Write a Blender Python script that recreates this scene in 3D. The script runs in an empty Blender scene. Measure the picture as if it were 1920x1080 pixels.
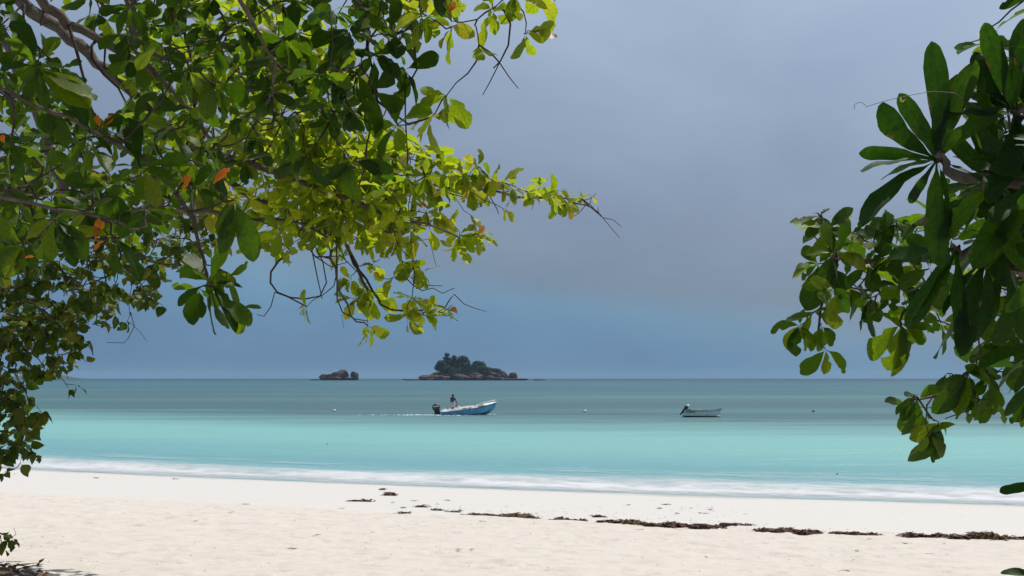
import bpy, bmesh, math, random
import numpy as np
from mathutils import Vector, Matrix, Quaternion, noise as mnoise

random.seed(7)
rng = np.random.default_rng(7)
scene = bpy.context.scene
COL = scene.collection

# ------------------------------------------------------------------ camera
F = 2317.0          # focal length in photo pixels (1920 wide)
H = 3.4             # eye height above the sea
HY = 709.3          # row of the horizon
cam = bpy.data.cameras.new("camera")
cam.sensor_width = 36.0
cam.lens = 36.0 * F / 1920.0
cam.shift_y = (HY - 540.0) / 1920.0
cam.clip_start = 0.05
cam.clip_end = 60000.0
camo = bpy.data.objects.new("camera", cam)
camo.location = (0, 0, H)
camo.rotation_euler = (math.radians(90), 0, 0)
COL.objects.link(camo)
scene.camera = camo

# ------------------------------------------------------------------ light
SUN_EL = math.radians(66)
SUN_AZ = math.radians(48)      # clockwise from +Y (straight ahead), to the right
world = bpy.data.worlds.new("World")
scene.world = world
world.use_nodes = True
wn = world.node_tree.nodes
wl = world.node_tree.links
wn.clear()


def N(nodes, typ, **kw):
    n = nodes.new(typ)
    for k, v in kw.items():
        if k == 'inp':
            for kk, vv in v.items():
                n.inputs[kk].default_value = vv
        else:
            setattr(n, k, v)
    return n


def ramp(nodes, stops, interp='LINEAR'):
    r = nodes.new('ShaderNodeValToRGB')
    e = r.color_ramp.elements
    r.color_ramp.interpolation = interp
    while len(e) > 1:
        e.remove(e[0])
    e[0].position = stops[0][0]
    e[0].color = tuple(stops[0][1]) + (1,)
    for p, c in stops[1:]:
        x = e.new(p)
        x.color = tuple(c) + (1,)
    return r


def math_node(nodes, links, op, a, b=None, c=None, clamp=False):
    m = nodes.new('ShaderNodeMath')
    m.operation = op
    m.use_clamp = clamp
    for i, v in enumerate((a, b, c)):
        if v is None:
            continue
        if isinstance(v, (int, float)):
            m.inputs[i].default_value = v
        else:
            links.new(v, m.inputs[i])
    return m.outputs[0]


def build_world():
    out = wn.new('ShaderNodeOutputWorld')
    bg = wn.new('ShaderNodeBackground')
    tc = wn.new('ShaderNodeTexCoord')
    sky = wn.new('ShaderNodeTexSky')
    sky.sky_type = 'NISHITA'
    sky.sun_disc = False
    sky.sun_elevation = SUN_EL
    sky.sun_rotation = SUN_AZ
    sky.air_density = 1.0
    sky.dust_density = 1.5
    sep = wn.new('ShaderNodeSeparateXYZ')
    wl.new(tc.outputs['Generated'], sep.inputs[0])
    # rain cloud deck: rows of cloud, stretched along the horizon
    mp = N(wn, 'ShaderNodeMapping')
    mp.inputs['Scale'].default_value = (2.2, 2.2, 9.0)
    wl.new(tc.outputs['Generated'], mp.inputs[0])
    n1 = N(wn, 'ShaderNodeTexNoise', inp={'Scale': 1.0, 'Detail': 5.0, 'Roughness': 0.5, 'Distortion': 0.4})
    wl.new(mp.outputs[0], n1.inputs['Vector'])
    mp2 = N(wn, 'ShaderNodeMapping')
    mp2.inputs['Scale'].default_value = (3.0, 3.0, 7.0)
    mp2.inputs['Location'].default_value = (3.1, 1.7, 0.4)
    wl.new(tc.outputs['Generated'], mp2.inputs[0])
    n2 = N(wn, 'ShaderNodeTexNoise', inp={'Scale': 1.0, 'Detail': 7.0, 'Roughness': 0.58, 'Distortion': 0.6})
    wl.new(mp2.outputs[0], n2.inputs['Vector'])
    w = math_node(wn, wl, 'MULTIPLY_ADD', n1.outputs['Fac'], 0.075, -0.0375)
    z = math_node(wn, wl, 'ADD', sep.outputs['Z'], w)
    z = math_node(wn, wl, 'MULTIPLY_ADD', sep.outputs['X'], 0.15, z)     # the squall hangs lower to the right
    z = math_node(wn, wl, 'MAXIMUM', z, 0.0)
    r = ramp(wn, SKY_STOPS)
    wl.new(z, r.inputs[0])
    # lighter and darker cloud masses
    b = ramp(wn, [(0.28, (0.82, 0.84, 0.88)), (0.72, (1.15, 1.12, 1.08))])
    wl.new(n2.outputs['Fac'], b.inputs[0])
    mul = wn.new('ShaderNodeMix'); mul.data_type = 'RGBA'; mul.blend_type = 'MULTIPLY'
    mul.inputs[0].default_value = 1.0
    wl.new(r.outputs[0], mul.inputs[6]); wl.new(b.outputs[0], mul.inputs[7])
    # clear sky behind the cloud
    sk = wn.new('ShaderNodeMix'); sk.data_type = 'RGBA'; sk.blend_type = 'MULTIPLY'
    sk.inputs[0].default_value = 1.0
    wl.new(sky.outputs[0], sk.inputs[6]); sk.inputs[7].default_value = (0.1, 0.1, 0.1, 1)
    mx = wn.new('ShaderNodeMix'); mx.data_type = 'RGBA'
    mx.inputs[0].default_value = 0.88
    wl.new(sk.outputs[2], mx.inputs[6]); wl.new(mul.outputs[2], mx.inputs[7])
    wl.new(mx.outputs[2], bg.inputs[0])
    bg.inputs[1].default_value = 1.0
    wl.new(bg.outputs[0], out.inputs[0])


SKY_STOPS = [(0.0, (0.105, 0.225, 0.40)), (0.03, (0.11, 0.245, 0.425)), (0.056, (0.135, 0.275, 0.435)),
             (0.085, (0.175, 0.25, 0.36)), (0.14, (0.215, 0.28, 0.40)), (0.23, (0.30, 0.385, 0.52)),
             (0.34, (0.43, 0.53, 0.69)), (0.55, (0.36, 0.42, 0.54)), (1.0, (0.30, 0.35, 0.44))]
build_world()

sun = bpy.data.lights.new("sun", 'SUN')
sun.energy = 4.8
sun.angle = math.radians(0.53)
sun.color = (1.0, 0.95, 0.87)
suno = bpy.data.objects.new("sun", sun)
sd = Vector((math.sin(SUN_AZ) * math.cos(SUN_EL), math.cos(SUN_AZ) * math.cos(SUN_EL), math.sin(SUN_EL)))
suno.rotation_euler = sd.to_track_quat('Z', 'Y').to_euler()
suno.location = (0, 0, 60)
COL.objects.link(suno)

vs = scene.view_settings
vs.view_transform = 'Standard'
vs.look = 'None'
vs.exposure = 0.0
vs.gamma = 1.0
vs.use_curve_mapping = False
scene.render.engine = 'CYCLES'
cy = scene.cycles
cy.use_denoising = True
cy.max_bounces = 8
cy.diffuse_bounces = 3
cy.glossy_bounces = 2
cy.transmission_bounces = 4
cy.transparent_max_bounces = 12
cy.volume_bounces = 0
cy.caustics_reflective = False
cy.caustics_refractive = False
cy.sample_clamp_indirect = 8.0


# ------------------------------------------------------------------ helpers
def at(px, py, d):
    return Vector(((px - 960.0) / F * d, d, H - (py - HY) / F * d))


def tag(o, label=None, cat=None, group=None, kind=None):
    if label: o['label'] = label
    if cat: o['category'] = cat
    if group: o['group'] = group
    if kind: o['kind'] = kind
    return o


def empty(name, loc, label=None, cat=None, group=None):
    o = bpy.data.objects.new(name, None)
    o.empty_display_size = 0.2
    o.location = loc
    COL.objects.link(o)
    return tag(o, label, cat, group)


def link(name, me, mat=None, parent=None, loc=None, smooth=True):
    if mat is not None and not me.materials:
        me.materials.append(mat)
    o = bpy.data.objects.new(name, me)
    COL.objects.link(o)
    if parent: o.parent = parent
    if loc is not None: o.location = loc
    if smooth and len(me.polygons):
        me.polygons.foreach_set('use_smooth', [True] * len(me.polygons))
    return o


def np_mesh(name, V, Q, attrs=None):
    """V (n,3), Q (m,k) faces of one size -> mesh"""
    me = bpy.data.meshes.new(name)
    V = np.asarray(V, dtype=np.float32); Q = np.asarray(Q, dtype=np.int32)
    me.vertices.add(len(V)); me.vertices.foreach_set('co', V.ravel())
    k = Q.shape[1]
    me.loops.add(Q.size); me.loops.foreach_set('vertex_index', Q.ravel())
    me.polygons.add(len(Q))
    me.polygons.foreach_set('loop_start', np.arange(0, Q.size, k, dtype=np.int32))
    me.update(calc_edges=True)
    for nm, arr in (attrs or {}).items():
        a = me.attributes.new(nm, 'FLOAT', 'POINT')
        a.data.foreach_set('value', np.asarray(arr, dtype=np.float32))
    return me


def grid_quads(nx, ny):
    i = np.arange(nx * ny).reshape(ny, nx)
    return np.stack([i[:-1, :-1], i[:-1, 1:], i[1:, 1:], i[1:, :-1]], -1).reshape(-1, 4)


class MB:
    """collects polygons, builds one mesh object"""
    def __init__(self): self.v = []; self.f = []

    def add(self, vs, fs):
        o = len(self.v)
        self.v += [tuple(p) for p in vs]
        self.f += [tuple(i + o for i in f) for f in fs]
        return self

    def box(self, c, s, rot=None):
        c = Vector(c)
        pts = []
        for x, y, z in ((-1, -1, -1), (1, -1, -1), (1, 1, -1), (-1, 1, -1), (-1, -1, 1), (1, -1, 1), (1, 1, 1), (-1, 1, 1)):
            p = Vector((x * s[0] / 2, y * s[1] / 2, z * s[2] / 2))
            if rot: p = rot @ p
            pts.append(c + p)
        return self.add(pts, [(3, 2, 1, 0), (4, 5, 6, 7), (0, 1, 5, 4), (1, 2, 6, 5), (2, 3, 7, 6), (3, 0, 4, 7)])

    def tube(self, pts, rad, n=8, cap=True):
        pts = [Vector(p) for p in pts]
        if not hasattr(rad, '__len__'): rad = [rad] * len(pts)
        rings = []
        up = None
        for i, p in enumerate(pts):
            t = (pts[min(i + 1, len(pts) - 1)] - pts[max(i - 1, 0)])
            if t.length < 1e-9: t = Vector((0, 0, 1))
            t.normalize()
            if up is None:
                up = t.orthogonal().normalized()
            up = (up - t * up.dot(t))
            if up.length < 1e-6: up = t.orthogonal()
            up.normalize()
            b = t.cross(up)
            rings.append([p + (up * math.cos(a) + b * math.sin(a)) * rad[i] for a in [2 * math.pi * k / n for k in range(n)]])
        vs = [q for r in rings for q in r]
        fs = []
        for i in range(len(rings) - 1):
            for k in range(n):
                a = i * n + k; b2 = i * n + (k + 1) % n
                fs.append((a, b2, b2 + n, a + n))
        if cap:
            fs.append(tuple(range(n - 1, -1, -1)))
            fs.append(tuple(range((len(rings) - 1) * n, len(rings) * n)))
        return self.add(vs, fs)

    def ell(self, c, r, rot=None, nu=12, nv=8):
        c = Vector(c); vs = []; fs = []
        for j in range(nv + 1):
            th = math.pi * j / nv
            for i in range(nu):
                ph = 2 * math.pi * i / nu
                p = Vector((r[0] * math.sin(th) * math.cos(ph), r[1] * math.sin(th) * math.sin(ph), r[2] * math.cos(th)))
                if rot: p = rot @ p
                vs.append(c + p)
        for j in range(nv):
            for i in range(nu):
                a = j * nu + i; b = j * nu + (i + 1) % nu
                fs.append((a, a + nu, b + nu, b))
        return self.add(vs, fs)

    def loft(self, rings, closed=True, caps=True):
        n = len(rings[0]); vs = [p for r in rings for p in r]; fs = []
        for i in range(len(rings) - 1):
            for k in range(n if closed else n - 1):
                a = i * n + k; b = i * n + (k + 1) % n
                fs.append((a, b, b + n, a + n))
        if caps and closed:
            fs.append(tuple(range(n - 1, -1, -1))); fs.append(tuple(range((len(rings) - 1) * n, len(rings) * n)))
        return self.add(vs, fs)

    def mesh(self, name):
        me = bpy.data.meshes.new(name)
        me.from_pydata(self.v, [], self.f)
        bm = bmesh.new(); bm.from_mesh(me)
        bmesh.ops.remove_doubles(bm, verts=bm.verts, dist=1e-5)
        bmesh.ops.recalc_face_normals(bm, faces=bm.faces)
        bm.to_mesh(me); bm.free()
        return me

    def build(self, name, mat, parent=None, smooth=False, bevel=0):
        o = link(name, self.mesh(name), mat, parent, smooth=smooth)
        if bevel:
            m = o.modifiers.new('bevel', 'BEVEL'); m.width = bevel; m.segments = 2; m.limit_method = 'ANGLE'
        return o


def material(name, base=(0.5, 0.5, 0.5), rough=0.6, metal=0.0, var=0.0, vscale=6.0, bump=0.0, bscale=20.0, spec=0.5):
    m = bpy.data.materials.new(name); m.use_nodes = True
    nt = m.node_tree; nd = nt.nodes; lk = nt.links
    p = nd['Principled BSDF']
    p.inputs['Base Color'].default_value = tuple(base) + (1,)
    p.inputs['Roughness'].default_value = rough
    p.inputs['Metallic'].default_value = metal
    p.inputs['Specular IOR Level'].default_value = spec
    tc = nd.new('ShaderNodeTexCoord')
    if var:
        n = N(nd, 'ShaderNodeTexNoise', inp={'Scale': vscale, 'Detail': 6.0, 'Roughness': 0.6})
        lk.new(tc.outputs['Object'], n.inputs['Vector'])
        lo = [max(0, c * (1 - var)) for c in base]; hi = [min(1, c * (1 + var)) for c in base]
        r = ramp(nd, [(0.3, lo), (0.7, hi)])
        lk.new(n.outputs['Fac'], r.inputs[0]); lk.new(r.outputs[0], p.inputs['Base Color'])
    if bump:
        n = N(nd, 'ShaderNodeTexNoise', inp={'Scale': bscale, 'Detail': 5.0, 'Roughness': 0.6})
        lk.new(tc.outputs['Object'], n.inputs['Vector'])
        b = N(nd, 'ShaderNodeBump', inp={'Strength': bump, 'Distance': 0.02})
        lk.new(n.outputs['Fac'], b.inputs['Height']); lk.new(b.outputs[0], p.inputs['Normal'])
    return m


# ------------------------------------------------------------------ numpy noise
def vnoise(x, y, seed=0):
    xi = np.floor(x).astype(np.int64); yi = np.floor(y).astype(np.int64)
    xf = x - xi; yf = y - yi
    u = xf * xf * (3 - 2 * xf); v = yf * yf * (3 - 2 * yf)

    def h(a, b):
        n = (a * 374761393 + b * 668265263 + seed * 1442695041) & 0xFFFFFFFF
        n = ((n ^ (n >> 13)) * 1274126177) & 0xFFFFFFFF
        return ((n ^ (n >> 16)) & 0xFFFF) / 65535.0
    a = h(xi, yi); b = h(xi + 1, yi); c = h(xi, yi + 1); d = h(xi + 1, yi + 1)
    return (a * (1 - u) + b * u) * (1 - v) + (c * (1 - u) + d * u) * v


def fbm(x, y, oct=4, seed=0, gain=0.5):
    s = np.zeros_like(x, dtype=float); amp = 1.0; tot = 0.0
    for o in range(oct):
        s += amp * vnoise(x * 2 ** o + 17.3 * o, y * 2 ** o - 9.1 * o, seed + o)
        tot += amp; amp *= gain
    return s / tot


# ------------------------------------------------------------------ the shore
def y_shore(x):
    x = np.asarray(x, dtype=float)
    c = np.clip(x, -40, 40)
    y = 37.8 - 0.395 * c + 0.0036 * c * c
    return y + np.where(x > 40, (x - 40) * (-0.395 + 0.288), 0) + np.where(x < -40, (x + 40) * (-0.395 - 0.288), 0)


def shore_s(x, y):
    return (y_shore(x) - y) * 0.93


def beach_z(s):
    s = np.asarray(s, dtype=float)
    z = np.where(s < 0, np.maximum(0.055 * s, -3.0), 0.7 * (np.maximum(s, 0) / 12.7) ** 1.1)
    dry = 0.7 + 0.05 * (s - 12.7)
    return np.where(s > 12.7, np.minimum(dry, 3.2), z)


def ground_at(px, py):
    """point of the beach seen at this photo pixel"""
    lo, hi = 4.0, 60.0
    for _ in range(50):
        m = (lo + hi) / 2
        p = at(px, py, m)
        if p.z > float(beach_z(shore_s(p.x, p.y))): lo = m
        else: hi = m
    p = at(px, py, lo)
    p.z = float(beach_z(shore_s(p.x, p.y)))
    return p


def steps(a, b, n): return np.linspace(a, b, n, endpoint=False)


def build_beach():
    xs = np.concatenate([steps(-160, -18, 50), np.arange(-18, 15, 0.06), np.linspace(15, 120, 40)])
    ys = np.concatenate([steps(-60, 10, 110), np.arange(10, 33, 0.06), np.linspace(33, 75, 160), np.linspace(80, 260, 30)])
    X, Y = np.meshgrid(xs, ys)
    s = shore_s(X, Y)
    z = beach_z(s)
    dry = np.clip((s - 12.2 + 1.2 * (fbm(X * 0.5, Y * 0.5, 3, 5) - 0.5)) / 1.2, 0, 1)
    lump = 0.055 * (fbm(X * 1.1, Y * 1.6, 3, 11) - 0.5) + 0.038 * (fbm(X * 3.3, Y * 4.0, 3, 23) - 0.5)
    z = z + dry * lump + (1 - dry) * 0.02 * (fbm(X * 0.3, Y * 0.6, 3, 31) - 0.5) * np.clip(s, 0, 1)
    # trodden hollows in the dry sand
    r2 = np.random.default_rng(3)
    dx = 0.06
    xi0 = 50; yi0 = 110
    for k in range(3800):
        fx = r2.uniform(-17, 14); fy = r2.uniform(10.5, 32)
        if shore_s(fx, fy) < 13.4: continue
        a = r2.uniform(0, math.pi); L = r2.uniform(0.09, 0.2); W = L * r2.uniform(0.4, 0.8); dp = r2.uniform(0.012, 0.04)
        ci = int((fx + 18) / dx) + xi0; ri = int((fy - 10) / dx) + yi0
        sl = np.s_[ri - 7:ri + 8, ci - 7:ci + 8]
        ax = X[sl] - fx; ay = Y[sl] - fy
        u = (ax * math.cos(a) + ay * math.sin(a)) / L; v = (-ax * math.sin(a) + ay * math.cos(a)) / W
        q = u * u + v * v
        z[sl] += -dp * np.exp(-q * 1.6) + 0.45 * dp * np.exp(-((np.sqrt(q) - 1.35) / 0.4) ** 2)
    V = np.stack([X, Y, z], -1).reshape(-1, 3)
    me = np_mesh('beach_sand', V, grid_quads(len(xs), len(ys)), {'dry': dry.ravel()})
    m = bpy.data.materials.new('coral sand'); m.use_nodes = True
    nd = m.node_tree.nodes; lk = m.node_tree.links
    p = nd['Principled BSDF']
    tc = nd.new('ShaderNodeTexCoord')
    at_ = N(nd, 'ShaderNodeAttribute', attribute_name='dry')
    n = N(nd, 'ShaderNodeTexNoise', inp={'Scale': 2.5, 'Detail': 8.0, 'Roughness': 0.65})
    lk.new(tc.outputs['Object'], n.inputs['Vector'])
    dryc = ramp(nd, [(0.30, (0.465, 0.428, 0.382)), (0.5, (0.515, 0.477, 0.43)), (0.72, (0.54, 0.502, 0.455))])
    wetc = ramp(nd, [(0.3, (0.495, 0.48, 0.457)), (0.7, (0.525, 0.508, 0.485))])
    lk.new(n.outputs['Fac'], dryc.inputs[0]); lk.new(n.outputs['Fac'], wetc.inputs[0])
    mx = N(nd, 'ShaderNodeMix', data_type='RGBA')
    lk.new(at_.outputs['Fac'], mx.inputs[0]); lk.new(wetc.outputs[0], mx.inputs[6]); lk.new(dryc.outputs[0], mx.inputs[7])
    # flecks of weed and shell
    mp = N(nd, 'ShaderNodeMapping'); mp.inputs['Scale'].default_value = (2.4, 7.0, 1.0)
    lk.new(tc.outputs['Object'], mp.inputs[0])
    n2 = N(nd, 'ShaderNodeTexNoise', inp={'Scale': 2.2, 'Detail': 5.0, 'Roughness': 0.7})
    lk.new(mp.outputs[0], n2.inputs['Vector'])
    fr = ramp(nd, [(0.69, (0, 0, 0)), (0.75, (1, 1, 1))])
    lk.new(n2.outputs['Fac'], fr.inputs[0])
    f2 = math_node(nd, lk, 'MULTIPLY', fr.outputs[0], 0.45)
    mx2 = N(nd, 'ShaderNodeMix', data_type='RGBA')
    lk.new(f2, mx2.inputs[0]); lk.new(mx.outputs[2], mx2.inputs[6]); mx2.inputs[7].default_value = (0.30, 0.21, 0.16, 1)
    lk.new(mx2.outputs[2], p.inputs['Base Color'])
    rr = math_node(nd, lk, 'MULTIPLY_ADD', at_.outputs['Fac'], 0.3, 0.65)
    lk.new(rr, p.inputs['Roughness'])
    p.inputs['Specular IOR Level'].default_value = 0.2
    nb = N(nd, 'ShaderNodeTexNoise', inp={'Scale': 9.0, 'Detail': 6.0, 'Roughness': 0.65})
    lk.new(tc.outputs['Object'], nb.inputs['Vector'])
    b = N(nd, 'ShaderNodeBump', inp={'Distance': 0.05})
    lk.new(math_node(nd, lk, 'MULTIPLY_ADD', at_.outputs['Fac'], 0.5, 0.04), b.inputs['Strength'])
    lk.new(nb.outputs['Fac'], b.inputs['Height']); lk.new(b.outputs[0], p.inputs['Normal'])
    o = link('beach', me, m)
    tag(o, 'pale coral sand beach sloping down to the sea', kind='structure')


def build_sea():
    xs = np.concatenate([-np.geomspace(16000, 60, 40), np.linspace(-58, 58, 60), np.geomspace(60, 16000, 40)])
    rows = np.concatenate([np.linspace(-1.0, 60, 40), np.geomspace(64, 14000, 70)])   # metres seaward of the shoreline
    X, R = np.meshgrid(xs, rows)
    ysh = np.clip(y_shore(np.clip(X, -300, 300)), 0, 200)
    Y = ysh + R / 0.93
    Z = np.zeros_like(X)
    V = np.stack([X, Y, Z], -1).reshape(-1, 3)
    me = np_mesh('sea_water', V, grid_quads(len(xs), len(rows)), {'off': R.ravel()})
    m = bpy.data.materials.new('lagoon water'); m.use_nodes = True
    nd = m.node_tree.nodes; lk = m.node_tree.links
    p = nd['Principled BSDF']
    tc = nd.new('ShaderNodeTexCoord')
    sp = nd.new('ShaderNodeSeparateXYZ'); lk.new(tc.outputs['Object'], sp.inputs[0])
    # metres from the camera's stretch of shore, on a log scale, blurred by noise
    off = N(nd, 'ShaderNodeAttribute', attribute_name='off')
    mp = N(nd, 'ShaderNodeMapping'); mp.inputs['Scale'].default_value = (0.02, 0.13, 1.0)
    lk.new(tc.outputs['Object'], mp.inputs[0])
    nz = N(nd, 'ShaderNodeTexNoise', inp={'Scale': 1.0, 'Detail': 7.0, 'Roughness': 0.66, 'Distortion': 0.5})
    lk.new(mp.outputs[0], nz.inputs['Vector'])
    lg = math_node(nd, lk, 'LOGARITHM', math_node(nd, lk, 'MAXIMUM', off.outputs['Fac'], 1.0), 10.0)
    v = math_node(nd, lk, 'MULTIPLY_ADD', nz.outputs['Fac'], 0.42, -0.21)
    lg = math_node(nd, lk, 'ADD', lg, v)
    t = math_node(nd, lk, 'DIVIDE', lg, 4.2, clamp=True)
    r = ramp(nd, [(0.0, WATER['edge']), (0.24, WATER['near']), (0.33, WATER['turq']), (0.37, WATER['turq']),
                  (0.445, WATER['mid']), (0.53, WATER['mid']), (0.60, WATER['mid2']), (0.70, WATER['far']), (0.82, WATER['deep'])])  # mid stops: darker, greyer band beyond the turquoise
    lk.new(t, r.inputs[0])
    # long pale streaks over shallow banks
    mp2 = N(nd, 'ShaderNodeMapping'); mp2.inputs['Scale'].default_value = (0.0055, 0.035, 1.0)
    lk.new(tc.outputs['Object'], mp2.inputs[0])
    n2 = N(nd, 'ShaderNodeTexNoise', inp={'Scale': 1.0, 'Detail': 5.0, 'Roughness': 0.6, 'Distortion': 0.8})
    lk.new(mp2.outputs[0], n2.inputs['Vector'])
    sr = ramp(nd, [(0.48, (0, 0, 0)), (0.70, (1, 1, 1))])
    lk.new(n2.outputs['Fac'], sr.inputs[0])
    gate = ramp(nd, [(0.42, (0, 0, 0)), (0.47, (1, 1, 1)), (0.72, (1, 1, 1)), (0.8, (0, 0, 0))])
    lk.new(t, gate.inputs[0])
    f = math_node(nd, lk, 'MULTIPLY', sr.outputs[0], gate.outputs[0])
    f = math_node(nd, lk, 'MULTIPLY', f, 0.75)
    mx = N(nd, 'ShaderNodeMix', data_type='RGBA')
    lk.new(f, mx.inputs[0]); lk.new(r.outputs[0], mx.inputs[6]); mx.inputs[7].default_value = (0.075, 0.215, 0.22, 1)
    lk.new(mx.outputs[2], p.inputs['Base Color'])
    p.inputs['IOR'].default_value = 1.333
    p.inputs['Roughness'].default_value = 0.32
    p.inputs['Specular IOR Level'].default_value = 0.27
    # ripples
    mp3 = N(nd, 'ShaderNodeMapping'); mp3.inputs['Scale'].default_value = (0.45, 1.3, 1.0); mp3.inputs['Rotation'].default_value = (0, 0, -0.35)
    lk.new(tc.outputs['Object'], mp3.inputs[0])
    n3 = N(nd, 'ShaderNodeTexNoise', inp={'Scale': 1.0, 'Detail': 5.0, 'Roughness': 0.6})
    lk.new(mp3.outputs[0], n3.inputs['Vector'])
    mp4 = N(nd, 'ShaderNodeMapping'); mp4.inputs['Scale'].default_value = (0.06, 0.30, 1.0); mp4.inputs['Rotation'].default_value = (0, 0, -0.35)
    lk.new(tc.outputs['Object'], mp4.inputs[0])
    n4 = N(nd, 'ShaderNodeTexNoise', inp={'Scale': 1.0, 'Detail': 3.0, 'Roughness': 0.5})
    lk.new(mp4.outputs[0], n4.inputs['Vector'])
    hh = math_node(nd, lk, 'MULTIPLY_ADD', n4.outputs['Fac'], 2.5, n3.outputs['Fac'])
    b = N(nd, 'ShaderNodeBump', inp={'Strength': 0.9, 'Distance': 0.32})
    lk.new(hh, b.inputs['Height']); lk.new(b.outputs[0], p.inputs['Normal'])
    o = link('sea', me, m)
    tag(o, 'turquoise lagoon water turning grey blue further out', kind='structure')


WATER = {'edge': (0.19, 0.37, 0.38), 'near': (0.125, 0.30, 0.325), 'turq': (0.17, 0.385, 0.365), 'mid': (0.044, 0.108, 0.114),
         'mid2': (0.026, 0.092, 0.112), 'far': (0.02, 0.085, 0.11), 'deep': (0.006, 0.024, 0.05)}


def build_foam():
    xs = np.arange(-34, 32, 0.14); ss = np.arange(-12.0, 1.5, 0.12)
    X, S = np.meshgrid(xs, ss)
    wob = 1.6 * (fbm(X * 0.16, X * 0 + 3.3, 3, 41) - 0.5)
    wob2 = 1.8 * (fbm(X * 0.22, X * 0 + 8.3, 4, 47) - 0.5)
    Y = y_shore(X) - S / 0.93
    n = fbm(X * 0.9, S * 1.6, 5, 51, 0.6); n2 = fbm(X * 0.35, S * 1.1, 4, 61)
    crest = 0.06 * np.exp(-((S + 3.6 + wob) / 1.15) ** 2) * (0.55 + 0.9 * fbm(X * 0.25, X * 0 + 1.1, 3, 71))
    roll = 0.07 * np.exp(-((S + 2.6 + wob2) / 0.8) ** 2)
    z = np.maximum(beach_z(S), 0) + 0.03 + crest + roll + 0.07 * (n - 0.5) * np.clip((S + 9) / 3, 0, 1) * np.clip((1.6 - S) / 2.0, 0.15, 1)
    z = np.maximum(z, np.maximum(beach_z(S), 0) + 0.012)
    dens = np.clip((S + 7.2 + wob) / 6.0, 0, 1) ** 1.2 * np.clip((1.1 + wob2 * 0.5 - S) / 2.6, 0, 1)
    foam = np.clip(dens * (0.42 + 0.8 * n) + 0.25 * (n2 - 0.5) * (dens > 0), 0, 1)
    # thin lace of foam further out
    lace = np.clip((n2 - 0.5) * 3, 0, 1) * np.clip((S + 11.8) / 5, 0, 1) * 0.32
    foam = np.maximum(foam, lace * (S < -4))
    V = np.stack([X, Y, z], -1).reshape(-1, 3)
    me = np_mesh('surf_foam', V, grid_quads(len(xs), len(ss)), {'foam': foam.ravel()})
    m = bpy.data.materials.new('sea foam'); m.use_nodes = True
    nd = m.node_tree.nodes; lk = m.node_tree.links
    p = nd['Principled BSDF']
    p.inputs['Base Color'].default_value = (0.52, 0.535, 0.555, 1)
    p.inputs['Roughness'].default_value = 0.7
    a = N(nd, 'ShaderNodeAttribute', attribute_name='foam')
    tc = nd.new('ShaderNodeTexCoord')
    n = N(nd, 'ShaderNodeTexNoise', inp={'Scale': 3.0, 'Detail': 6.0, 'Roughness': 0.7})
    mp = N(nd, 'ShaderNodeMapping'); mp.inputs['Scale'].default_value = (0.6, 1.0, 1.0)
    lk.new(tc.outputs['Object'], mp.inputs[0]); lk.new(mp.outputs[0], n.inputs['Vector'])
    v = math_node(nd, lk, 'MULTIPLY_ADD', n.outputs['Fac'], 0.7, -0.35)
    v = math_node(nd, lk, 'ADD', v, a.outputs['Fac'])
    r = ramp(nd, [(0.05, (0, 0, 0)), (0.85, (0.95, 0.95, 0.95))])
    lk.new(v, r.inputs[0])
    lk.new(r.outputs[0], p.inputs['Alpha'])
    b = N(nd, 'ShaderNodeBump', inp={'Strength': 0.6, 'Distance': 0.06})
    lk.new(n.outputs['Fac'], b.inputs['Height']); lk.new(b.outputs[0], p.inputs['Normal'])
    o = link('surf_foam', me, m)
    tag(o, 'white foam of a low wave washing up the sand', 'foam', kind='stuff')


build_beach()
build_sea()
build_foam()

# ------------------------------------------------------------------ islets
ISL_D = 2100.0
granite = material('weathered granite', (0.072, 0.05, 0.047), 0.9, var=0.45, vscale=0.16, bump=0.6, bscale=0.4, spec=0.2)
granite.node_tree.nodes['Bump'].inputs['Distance'].default_value = 2.0
granite_dark = material('tide stained granite', (0.05, 0.04, 0.038), 0.9, var=0.3, vscale=0.2, spec=0.2)
scrub_mat = material('salt scrub', (0.028, 0.052, 0.026), 0.85, var=0.5, vscale=0.15, spec=0.15)
crown_mat = material('dark island foliage', (0.024, 0.046, 0.028), 0.8, var=0.5, vscale=0.25, spec=0.15)
bark_far = material('grey island bark', (0.07, 0.06, 0.05), 0.9, var=0.3, vscale=1.0)


def boulder_mesh(name, r, seed, flat=0.0, sub=4):
    bm = bmesh.new()
    bmesh.ops.create_icosphere(bm, subdivisions=sub, radius=1.0)
    rr = random.Random(seed)
    planes = []
    for _ in range(9):
        n = Vector((rr.gauss(0, 1), rr.gauss(0, 1), rr.gauss(0, 0.7))).normalized()
        planes.append((n, rr.uniform(0.62, 0.9)))
    if flat: planes.append((Vector((rr.uniform(-.2, .2), 0, 1)).normalized(), flat))
    for v in bm.verts:
        p = v.co.copy()
        for n, d in planes:                     # split faces of weathered granite
            e = p.dot(n) - d
            if e > 0: p -= n * e * 0.85
        q = p * 2.0 + Vector((seed * 3.7, 0, 0))
        p *= 1 + 0.16 * mnoise.noise(q) + 0.09 * mnoise.noise(q * 2.6) - 0.12 * max(0, mnoise.noise(Vector((q.x * 2.4, q.y * 2.4, q.z * 0.7))) - 0.25)
        v.co = (p.x * r[0], p.y * r[1], p.z * r[2])
    me = bpy.data.meshes.new(name); bm.to_mesh(me); bm.free()
    return me


def px_x(px, d=ISL_D): return (px - 960) / F * d
M = ISL_D / F


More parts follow.
